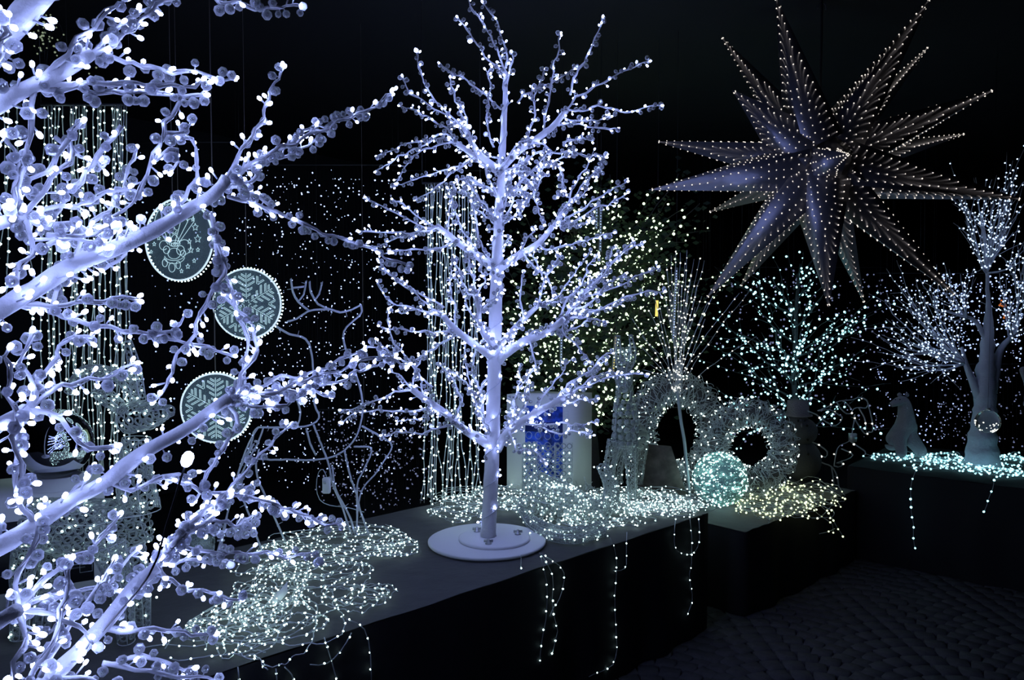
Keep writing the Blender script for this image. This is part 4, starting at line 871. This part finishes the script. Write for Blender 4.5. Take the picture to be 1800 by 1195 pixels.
# cyan tree
cd = 5.6; cpx = 1395; cp_ = P(cpx, 860, cd); cl = []
for (x, y, dd) in [(1250,560,0),(1300,500,.2),(1330,540,-.2),(1360,490,.1),(1410,465,0),(1440,480,.3),(1445,520,-.2),(1500,555,.1),(1520,562,-.1),(1525,605,0),(1480,590,-.3),(1290,620,.1),(1260,680,0),(1300,690,-.2),(1350,650,-.3),(1440,660,-.3),(1470,695,0),(1400,600,-.4),(1360,580,-.4),(1430,560,-.4),(1340,600,0),(1390,530,.2),(1460,630,.2),(1350,700,-.1),(1300,590,.2)]:
    yy = y + 40 + max(0, (y - 450)) * .25; cl.append([P(cpx, min(yy, 720), cd), P((cpx + x) / 2, (yy + y) / 2 + 6, cd + dd * .6), P(x, y, cd + dd)])
grow_tree('round_light_tree', 'round crowned tree of cyan lights behind the snowman', np.array([cp_[0], cp_[1], 0]), [np.array([cp_[0], cp_[1], 0]), P(cpx, 700, cd), P(cpx + 8, 480, cd)], cl, 'led_cyan', .0078, .075, .03, .004, 'wire_dark', 5, .36)
# carved bark tree on the corner table
kd = T(1727, 818, H1)[1]; tb = T(1727, 818, H1)
kt = thing('carved_light_tree', 'pale carved bark tree with a flared foot and blue white lights on the corner table', 'light tree', tb)
q = [tb, P(1727, 780, kd), P(1731, 720, kd), P(1733, 650, kd), P(1737, 590, kd), P(1737, 540, kd), P(1734, 470, kd), P(1728, 400, kd)]; q = smooth_path(q, .02, .002)
mb = MB(); rr = np.interp(np.linspace(0, 1, len(q)), [0, .06, .13, .25, .42, .43, .55, .7, 1], [.098, .092, .075, .062, .052, .042, .034, .012, .006]); a_ = np.arange(len(q)); mb.tube(q, rr * (1 + .05 * np.sin(a_ * 1.7) + .03 * rng.normal(size=len(q))), 14); mb.build('trunk', 'sculpt', kt, smooth=True)
for ln, ra, rb in (([(1722, 700), (1708, 665), (1698, 640), (1690, 610)], .03, .008), ([(1742, 690), (1752, 640), (1762, 610), (1790, 580)], .034, .01), ([(1735, 600), (1722, 575), (1705, 560), (1660, 545)], .016, .006)):
    qq = smooth_path([P(x, y, kd) for x, y in ln], .03, .002); mb = MB(); mb.tube(qq, np.linspace(ra, rb, len(qq)), 8); mb.build('bough', 'sculpt', kt, smooth=True)
kl = []
for st_, ends in (((1734, 480), [(1685,340),(1700,345),(1716,310),(1722,345),(1735,315),(1752,318),(1770,310),(1781,312),(1778,350),(1788,370),(1760,330),(1710,420),(1745,380),(1765,400),(1800,440)]),
                  ((1700, 640), [(1573,495),(1590,510),(1555,530),(1548,570),(1570,560),(1580,625),(1572,642),(1620,490),(1600,540),(1640,520),(1605,600),(1600,640),(1650,560),(1620,570),(1580,590)]),
                  ((1775, 600), [(1800,470),(1810,520),(1790,500),(1795,560),(1770,520),(1760,480),(1782,450),(1810,420)]),
                  ((1700, 560), [(1650,500),(1670,490),(1690,480),(1640,540),(1700,500)])):
    for x, y in ends:
        dd = random.uniform(-.35, .35); kl.append([P(*st_, kd), P((st_[0] + x) / 2 + random.uniform(-8, 8), (st_[1] + y) / 2 + random.uniform(4, 16), kd + dd * .5), P(x, y, kd + dd)])
for ln in kl:
    lq = smooth_path(ln, .04, .006); mb = MB(); mb.tube(lq, np.linspace(.006, .0022, len(lq)), 5); pp = []
    p, t = along(lq, .075, .5, .05); pp.append(p)
    for k in range(5):
        i = int(random.uniform(.25, .95) * (len(lq) - 1)); d = lq[min(i + 2, len(lq) - 1)] - lq[max(0, i - 2)]; d /= np.linalg.norm(d); e = lq[i] + (d + rng.normal(size=3) * .45) * random.uniform(.1, .24)
        tq = smooth_path([lq[i], e], .04, .004); mb.tube(tq, .0018, 3); p, t = along(tq, .07, .5); pp.append(p)
    o = mb.build('branch', 'sculpt', kt); pp = np.vstack(pp); spots(o, 'light_bulbs', 'led_blue2', pp + rng.normal(size=pp.shape) * .006, .0046)

# ------------------------------------------------------------------ star lantern
SD = 3.69; SC = P(1440, 292, SD)
sr = thing('star_lantern', 'huge dark foil star lantern with pinhole lights hanging from the ceiling', 'star', SC)
mb = MB(); vv, ff = [], []
gr = (1 + 5 ** .5) / 2; ico = np.array([(-1, gr, 0), (1, gr, 0), (-1, -gr, 0), (1, -gr, 0), (0, -1, gr), (0, 1, gr), (0, -1, -gr), (0, 1, -gr), (gr, 0, -1), (gr, 0, 1), (-gr, 0, -1), (-gr, 0, 1)], float); ico /= np.linalg.norm(ico[0])
itri = [(0,11,5),(0,5,1),(0,1,7),(0,7,10),(0,10,11),(1,5,9),(5,11,4),(11,10,2),(10,7,6),(7,1,8),(3,9,4),(3,4,2),(3,2,6),(3,6,8),(3,8,9),(4,9,5),(2,4,11),(6,2,10),(8,6,7),(9,8,1)]
mb.add(ico * .17 + SC, [itri]); mb.build('core', 'foil', sr)
mb = MB(); mb.tube([SC, [SC[0], SC[1], CEIL]], .006, 6); mb.build('hanging_rod', 'wire_dark', sr)
mb = MB(); a = np.linspace(-.6, PI + .3, 12); mb.tube([np.array([SC[0] + .02 * math.cos(x), SC[1], CEIL - .035 + .02 * math.sin(x)]) for x in a], .003, 5); mb.build('hook', 'wire_dark', sr)
RAYS = [(1363,-8,-.25,1),(1637,-6,-.15,1),(1267,63,.35,.8),(1287,158,-.2,1),(1152,248,.1,.9),(1140,334,-.25,1),(1244,374,.45,.7),(1240,526,-.25,1),(1300,506,.4,.75),(1457,542,-.45,1),(1520,535,.3,.7),(1682,522,-.25,1),(1800,351,-.3,1.05),(1698,235,.4,.75),(1750,157,-.1,1),(1633,81,.45,.75),(1418,113,.5,.7),(1492,271,-.55,.7)]
for rx, ry, dd, wsc in RAYS:
    tip = P(rx, ry, SD + dd); ax = tip - SC; L = np.linalg.norm(ax); ax /= L
    x = np.cross(ax, [0.05, 1, .1]); x /= np.linalg.norm(x); y = np.cross(ax, x); hw = .092 * wsc; b_ = SC + ax * .13
    cs = [b_ + x * hw, b_ + y * hw, b_ - x * hw, b_ - y * hw]; rot = PI / 4 + random.uniform(-.25, .25)
    cs = [b_ + (x * math.cos(rot + k * PI / 2) + y * math.sin(rot + k * PI / 2)) * hw * 1.5 for k in range(4)]
    mb = MB(); mb.add(cs + [tip], [[[0, 1, 4], [1, 2, 4], [2, 3, 4], [3, 0, 4]]]); o = mb.build('star_point', 'foil', sr)
    pos = []
    for k in range(4):
        A_, B_ = cs[k], cs[(k + 1) % 4]; n_ = np.cross(B_ - A_, tip - A_); n_ /= np.linalg.norm(n_)
        if n_ @ ((A_ + B_) / 2 - b_) < 0: n_ = -n_
        rows = int(L / .042)
        for i in range(rows):
            f = (i + .5) / rows; w_ = np.linalg.norm(B_ - A_) * (1 - f); m_ = max(1, int(w_ / .036))
            for j in range(m_):
                u = (j + .5 + random.uniform(-.12, .12)) / m_ if m_ > 1 else .5
                pos.append((A_ * (1 - u) + B_ * u) * (1 - f) + tip * f + n_ * .002)
    spots(o, 'light_bulbs', 'led_star', pos, .0034, OCT)

# ------------------------------------------------------------------ hanging mirrored bauble, meteor tubes
hb = P(1736, 741, kd - .22); hl = thing('glass_bauble', 'clear glass bauble hanging in front of the carved tree trunk', 'bauble', hb - np.array([0, 0, .068]))
mb = MB(); R_ = .066; mb.lathe([(.001, -R_)] + [(R_ * math.cos(a), R_ * math.sin(a)) for a in np.linspace(-1.45, 1.45, 20)] + [(.001, R_)], hb, 32); mb.build('glass_ball', 'glass', hl, smooth=True)
mb = MB(); mb.lathe([(.012, R_ - .002), (.012, R_ + .012), (.004, R_ + .014)], hb, 12); mb.build('cap', 'steel', hl)
mb = MB(); mb.tube([hb + np.array([0, 0, R_]), [hb[0], hb[1], CEIL]], .0008, 4); mb.build('hanging_cord', 'wire_dark', hl)
v = rng.normal(size=(26, 3)); v[:, 2] = np.abs(v[:, 2]) * -1; v /= np.linalg.norm(v, axis=1, keepdims=True); spots(hl, 'light_bulbs', 'led_star2', hb + v * R_ * .8, .004)  # glowing specks inside the ball stand in for reflections in the glass
for i, (x, y0, y1, d, m, lab) in enumerate(((1049, 362, 402, 4.2, 'print_white', 'pale blue meteor tube hanging before the leafy tree, shorter of two'), (1056, 366, 442, 4.2, 'print_white', 'pale blue meteor tube hanging before the leafy tree, longer of two'), (987, 585, 645, 4.2, 'print_white', 'pale meteor tube hanging left of the clear deer'),
        (1155, 528, 556, 4.2, 'led_yellow', 'short yellow lit tube left of the light spray'), (1189, 470, 600, 4.1, 'print_white', 'long pale tube hanging inside the light spray'), (1083, 590, 660, 4.0, 'print_white', 'slanting pale tube beside the clear deer antlers'))):
    a, b = P(x, y0, d), P(x - (6 if i in (4, 5) else 1), y1, d); r_ = thing('meteor_tube', lab, 'light tube', b)
    mb = MB(); mb.tube([a, b], .008, 8); mb.build('tube', m if m == 'led_yellow' else 'acrylic', r_, smooth=True)
    n = int(abs(y1 - y0) / 5); spots(r_, 'light_bulbs', 'led_yellow' if i in (3, 5) else 'led_dim', [a * (1 - t) + b * t - np.array([0, .009, 0]) for t in np.linspace(.05, .95, n)], .003)
    mb = MB(); mb.tube([a, [a[0], a[1], CEIL]], .0008, 4); mb.build('hanging_cord', 'wire_dark', r_)

# ------------------------------------------------------------------ soft figures
def skinned(name, joints, edges, radii, m, parent, sub=2):
    me = bpy.data.meshes.new(name); me.from_pydata([tuple(j) for j in joints], edges, []); o = bpy.data.objects.new(name, me); COL.objects.link(o)
    o.parent = parent; o.matrix_parent_inverse = parent_world(parent).inverted()
    me.materials.append(M[m]); md = o.modifiers.new('skin', 'SKIN'); sv = me.skin_vertices[0].data
    for i, r in enumerate(radii): sv[i].radius = (r, r); sv[i].use_root = (i == 0)
    md.use_smooth_shade = True; s = o.modifiers.new('sub', 'SUBSURF'); s.levels = s.render_levels = sub; return o
pd = T(1595, 806, H1)[1]
def B(x, y, dd=0): return P(x, y, pd + dd)
pbr = thing('bear_figure', 'grey seated bear figure with raised snout on the corner table', 'animal figure', T(1597, 806, H1))
J = [B(1588, 768, .06), B(1592, 742, .03), B(1591, 716, 0), B(1588, 702, -.01), B(1577, 706, -.03), B(1565, 712, -.05), B(1600, 770, .02), B(1614, 786, -.02), B(1626, 803, -.05), B(1578, 772, 0), B(1586, 790, -.04), B(1583, 804, -.06), B(1566, 782, .05), B(1570, 792, .05)]
skinned('body', J, [(0,1),(1,2),(2,3),(3,4),(4,5),(0,6),(6,7),(7,8),(0,9),(9,10),(10,11),(0,12),(12,13)], [.080,.062,.046,.040,.028,.016,.062,.042,.034,.055,.036,.034,.055,.036], 'plush', pbr)
for x in (1581, 1594):
    mb = MB(); mb.scatter(TIN, [B(x, 694, .01)], rots_to([[0, 0, 1]]), [.016]); mb.build('ear', 'plush', pbr, smooth=True)
mb = MB(); mb.scatter(TIN, [B(1563, 710, -.06)], rots_to([[1, 0, 0]]), [.006]); mb.build('nose', 'black', pbr)
for x in (1574, 1582):
    mb = MB(); mb.scatter(TIN, [B(x, 702, -.05)], rots_to([[1, 0, 0]]), [.004]); mb.build('eye', 'black', pbr)
# snowman
sd = 4.75; sf = P(1406, 868, sd); sf[2] = H2 + 0.0
sno = thing('snowman_figure', 'dark grey felt snowman in a flat hat behind the smaller wreath', 'snowman', (sf[0], sf[1], H2))
def ball(root, nm, c, r, m, sz=1.0):
    mb = MB(); mb.lathe([(.001, -r * sz)] + [(r * math.cos(a), r * sz * math.sin(a)) for a in np.linspace(-1.4, 1.4, 12)] + [(.001, r * sz)], c, 24); return mb.build(nm, m, root, smooth=True)
zb = H2; rb1 = .125; ball(sno, 'lower_body', np.array([sf[0], sf[1], zb + .13]), .125, 'plush_dark', 1.05); ball(sno, 'upper_body', np.array([sf[0], sf[1], zb + .31]), .10, 'plush_dark', .9)
hz = P(1397, 740, sd); ball(sno, 'head', np.array([sf[0] - .02, sf[1], hz[2] - .0]), .062, 'plush_dark', .95)
mb = MB(); hc = np.array([sf[0] - .02, sf[1], hz[2] + .035]); mb.lathe([(.085, 0), (.085, .008), (.066, .012), (.064, .09), (.05, .098)], hc, 28); mb.build('hat', 'plush', sno, smooth=True)
for dx, dz in ((-.02, .01), (.02, .01)): 
    mb = MB(); mb.scatter(TIN, [np.array([sf[0] - .02 + dx, sf[1] - .058, hz[2] + dz])], rots_to([[0, 1, 0]]), [.008]); mb.build('eye', 'black', sno)
for k in range(3):
    mb = MB(); mb.scatter(TIN, [np.array([sf[0] + .0, sf[1] - .10 - .012 * k, zb + .36 - k * .085])], rots_to([[0, 1, 0]]), [.010]); mb.build('button', 'black', sno)
mb = MB(); mb.tube([np.array([sf[0] - .02, sf[1] - .06, hz[2] - .008]), np.array([sf[0] - .04, sf[1] - .12, hz[2] - .02])], [.01, .002], 6); mb.build('nose', 'plush', sno)
mb = MB(); a = np.linspace(0, 2 * PI, 24, endpoint=False); mb.tube(np.array([sf[0] - .01, sf[1], hz[2] - .065]) + np.stack([np.cos(a) * .068, np.sin(a) * .068, 0 * a], 1), .018, 6, closed=True); mb.build('scarf', 'black', sno)
# pale sculpture cut by the right edge
es = thing('pale_sculpture', 'pale smooth curved sculpture cut off by the right picture edge', 'sculpture', T(1822, 835, H1)); ed = T(1822, 835, H1)[1]
def E_(x, y): return P(x, y, ed)
skinned('body', [T(1822, 835, H1) + np.array([0, 0, .06]), E_(1830, 760), E_(1825, 700), E_(1806, 660), E_(1796, 645), E_(1800, 714)], [(0,1),(1,2),(2,3),(3,4),(2,5)], [.07,.06,.045,.032,.020,.022], 'plush', es)
# leaping wire horses
mg = 4.7
lh = thing('wire_horse', 'leaping horse outline in lit wire above the spilled yellow green lights', 'reindeer', T(1470, 862, H2))
def hx(cx_, cy_): return (1380 + cx_ / 5.975, 680 + cy_ / 5.975)
HL = [[(340,250),(440,215),(540,160),(600,145),(710,135),(780,112),(850,140),(872,180),(890,250),(920,400),(915,470),(870,475)],[(215,245),(320,290),(430,368),(530,408),(590,360),(598,310),(570,300),(470,240),(345,252)],[(540,160),(580,225),(640,280),(690,275),(720,230),(775,215),(850,220),(872,180)],[(600,145),(650,180),(690,230)],
      [(730,290),(705,480),(680,570),(600,600),(545,650),(515,830),(600,830),(590,775)],[(730,340),(830,485),(870,480)],[(770,215),(830,330),(850,440)],[(680,570),(840,680),(830,720)],[(590,650),(710,715),(600,775),(540,800)],[(270,575),(370,620),(440,680),(420,740),(340,695)],[(250,720),(380,790),(480,835),(540,930),(565,1050)],[(485,840),(500,930),(510,1030)]]
wires(lh, 'outline', [[hx(*p_) for p_ in l] for l in HL], lambda x, y: mg, .0028, 'wire_clear', 'led_star2', .0062, .13)
mb = MB(); mb.box(P(*hx(710, 530), mg), (.04, .03, .05)); mb.build('control_box', 'wire', lh)

# ------------------------------------------------------------------ starry light curtains on the dark drapes
def starry(label, x0, x1, y0, y1, d, n, ledm, ledr, strands=22, cord='drape', top=None, clump=1.0):
    c = P((x0 + x1) / 2, y0, d); root = thing('light_curtain', label, 'light curtain', c); per = max(2, n // strands)
    ra_, rb_ = P(x0, y0, d), P(x1, y0, d); mb = MB(); mb.tube([ra_, rb_], .004, 4); mb.build('rail', 'wire_dark', root)
    for e in (ra_, rb_): mb = MB(); mb.tube([e, [e[0], e[1], CEIL]], .001, 3); mb.build('hanging_cord', 'wire_dark', root)
    for i in range(strands):
        x = x0 + (x1 - x0) * (i + random.uniform(.1, .9)) / strands; dd = d + random.uniform(-.15, .15); a = P(x, y0 + random.uniform(0, 12), dd); b = P(x, y1 - random.uniform(0, 30), dd)
        mb = MB(); mb.tube([a, b], .0015, 3); o = mb.build('light_strand', cord, root)
        t = rng.random(per) ** clump; pp = a * (1 - t[:, None]) + b * t[:, None]; pp[:, 0] += rng.normal(size=per) * .03; pp[:, 1] += rng.normal(size=per) * .02
        spots(o, 'light_bulbs', ledm, pp, ledr, OCT, None, .35, 1.6)
M['led_dim2'] = led('led_curtain_blue', (0.45, 0.58, 1.0), 2.6, False)
starry('dense twinkling blue curtain hung behind the wire reindeer', 415, 700, 290, 860, 5.2, 900, 'led_dim2', .0044, 45)
starry('faint curtain of dull specks in the dark left of the disc based tree', 560, 750, 720, 905, 4.6, 420, 'led_faint', .0050, 24)
starry('sparse curtain of specks behind the engraved hanging discs', 225, 420, 250, 820, 5.0, 130, 'led_dim', .0052, 16)
starry('thin blue specks between the reindeer curtain and the centre trunk', 690, 860, 300, 560, 5.6, 90, 'led_faint', .0070, 14)
starry('faint specks hung behind the round cyan tree', 1270, 1560, 470, 790, 7.2, 420, 'led_faint', .0085, 34)
starry('sparse blue specks hung between cyan tree and carved tree', 1540, 1700, 480, 800, 6.6, 260, 'led_dim', .0058, 20)
starry('blue specks hung behind the carved bark tree', 1640, 1830, 480, 650, 6.0, 420, 'led_dim', .0068, 24)
starry('dim low specks behind the carved tree foot', 1640, 1800, 640, 800, 6.0, 170, 'led_faint', .0058, 18)
for lab, cx_, cy_, rx_, ry_, n in (('faint star-like specks added for a reflection high at the upper left', 82, 62, 26, 36, 40), ('faint cluster of specks added for a reflection above the left light curtain', 118, 112, 38, 20, 18)):
    c = P(cx_, cy_, 3.6); root = thing('reflection_specks', lab, 'reflected specks', c); pts = [P(cx_ + random.gauss(0, .5) * rx_, cy_ + random.gauss(0, .5) * ry_, 3.6 + random.uniform(-.1, .1)) for _ in range(n)]  # glowing specks stand in for a reflection; their cord and wire are made up
    M.setdefault('reflect_faintg', led('reflection_faint_green', (0.5, 0.62, 0.42), 0.45, False)); spots(root, 'light_bulbs', 'reflect_faintg', pts, .0045)
    mb = MB(); mb.tube([c, [c[0], c[1], CEIL]], .001, 4); mb.build('hanging_cord', 'wire_dark', root)
    mb = MB(); q_ = smooth_path(pts[:12], .03); mb.tube(q_, .0008, 3); mb.build('wire', 'wire_dark', root)
# thin unlit cords hanging by the back drape and a few in front
for i in range(22):
    x = random.uniform(1190, 1400) if i < 15 else random.uniform(1540, 1690); y0 = random.uniform(392, 425); d = random.uniform(6.5, 7.5)
    a, b = P(x, y0, d), P(x, random.uniform(470, 560), d); a[2] = CEIL; mb = MB(); mb.tube([a, b], .0022, 4); o = mb.build('hanging_cord', 'wire_dark'); tag(o, 'thin dark cord hanging from the ceiling near the back drape', 'cord', 'thin cords by the back drape')
for x, y1, d, lab in ((641, 905, 4.0, 'thin vertical cord beside the wire reindeer nose'), (378, 655, 2.7, 'thin pale cord hanging to the lowest snowflake disc'), (303, 348, 2.68, 'thin cord hanging to the parachute disc')):
    a = P(x, y1, d); mb = MB(); mb.tube([a, [a[0], a[1], CEIL]], .0011, 4); o = mb.build('hanging_cord', 'cord_dull'); tag(o, lab, 'cord')
# two orange lights among the carved tree branches
for x, y, lab in ((1763, 536, 'upper of two small orange lights behind the carved tree'), (1768, 556, 'lower of two small orange lights behind the carved tree')):
    c = P(x, y, 5.6); root = thing('orange_light', lab, 'light', c); spots(root, 'light_bulbs', 'led_orange', c + rng.normal(size=(9, 3)) * .012, .007)
    mb = MB(); mb.tube([c, [c[0], c[1], CEIL]], .001, 3); mb.build('hanging_cord', 'wire_dark', root)
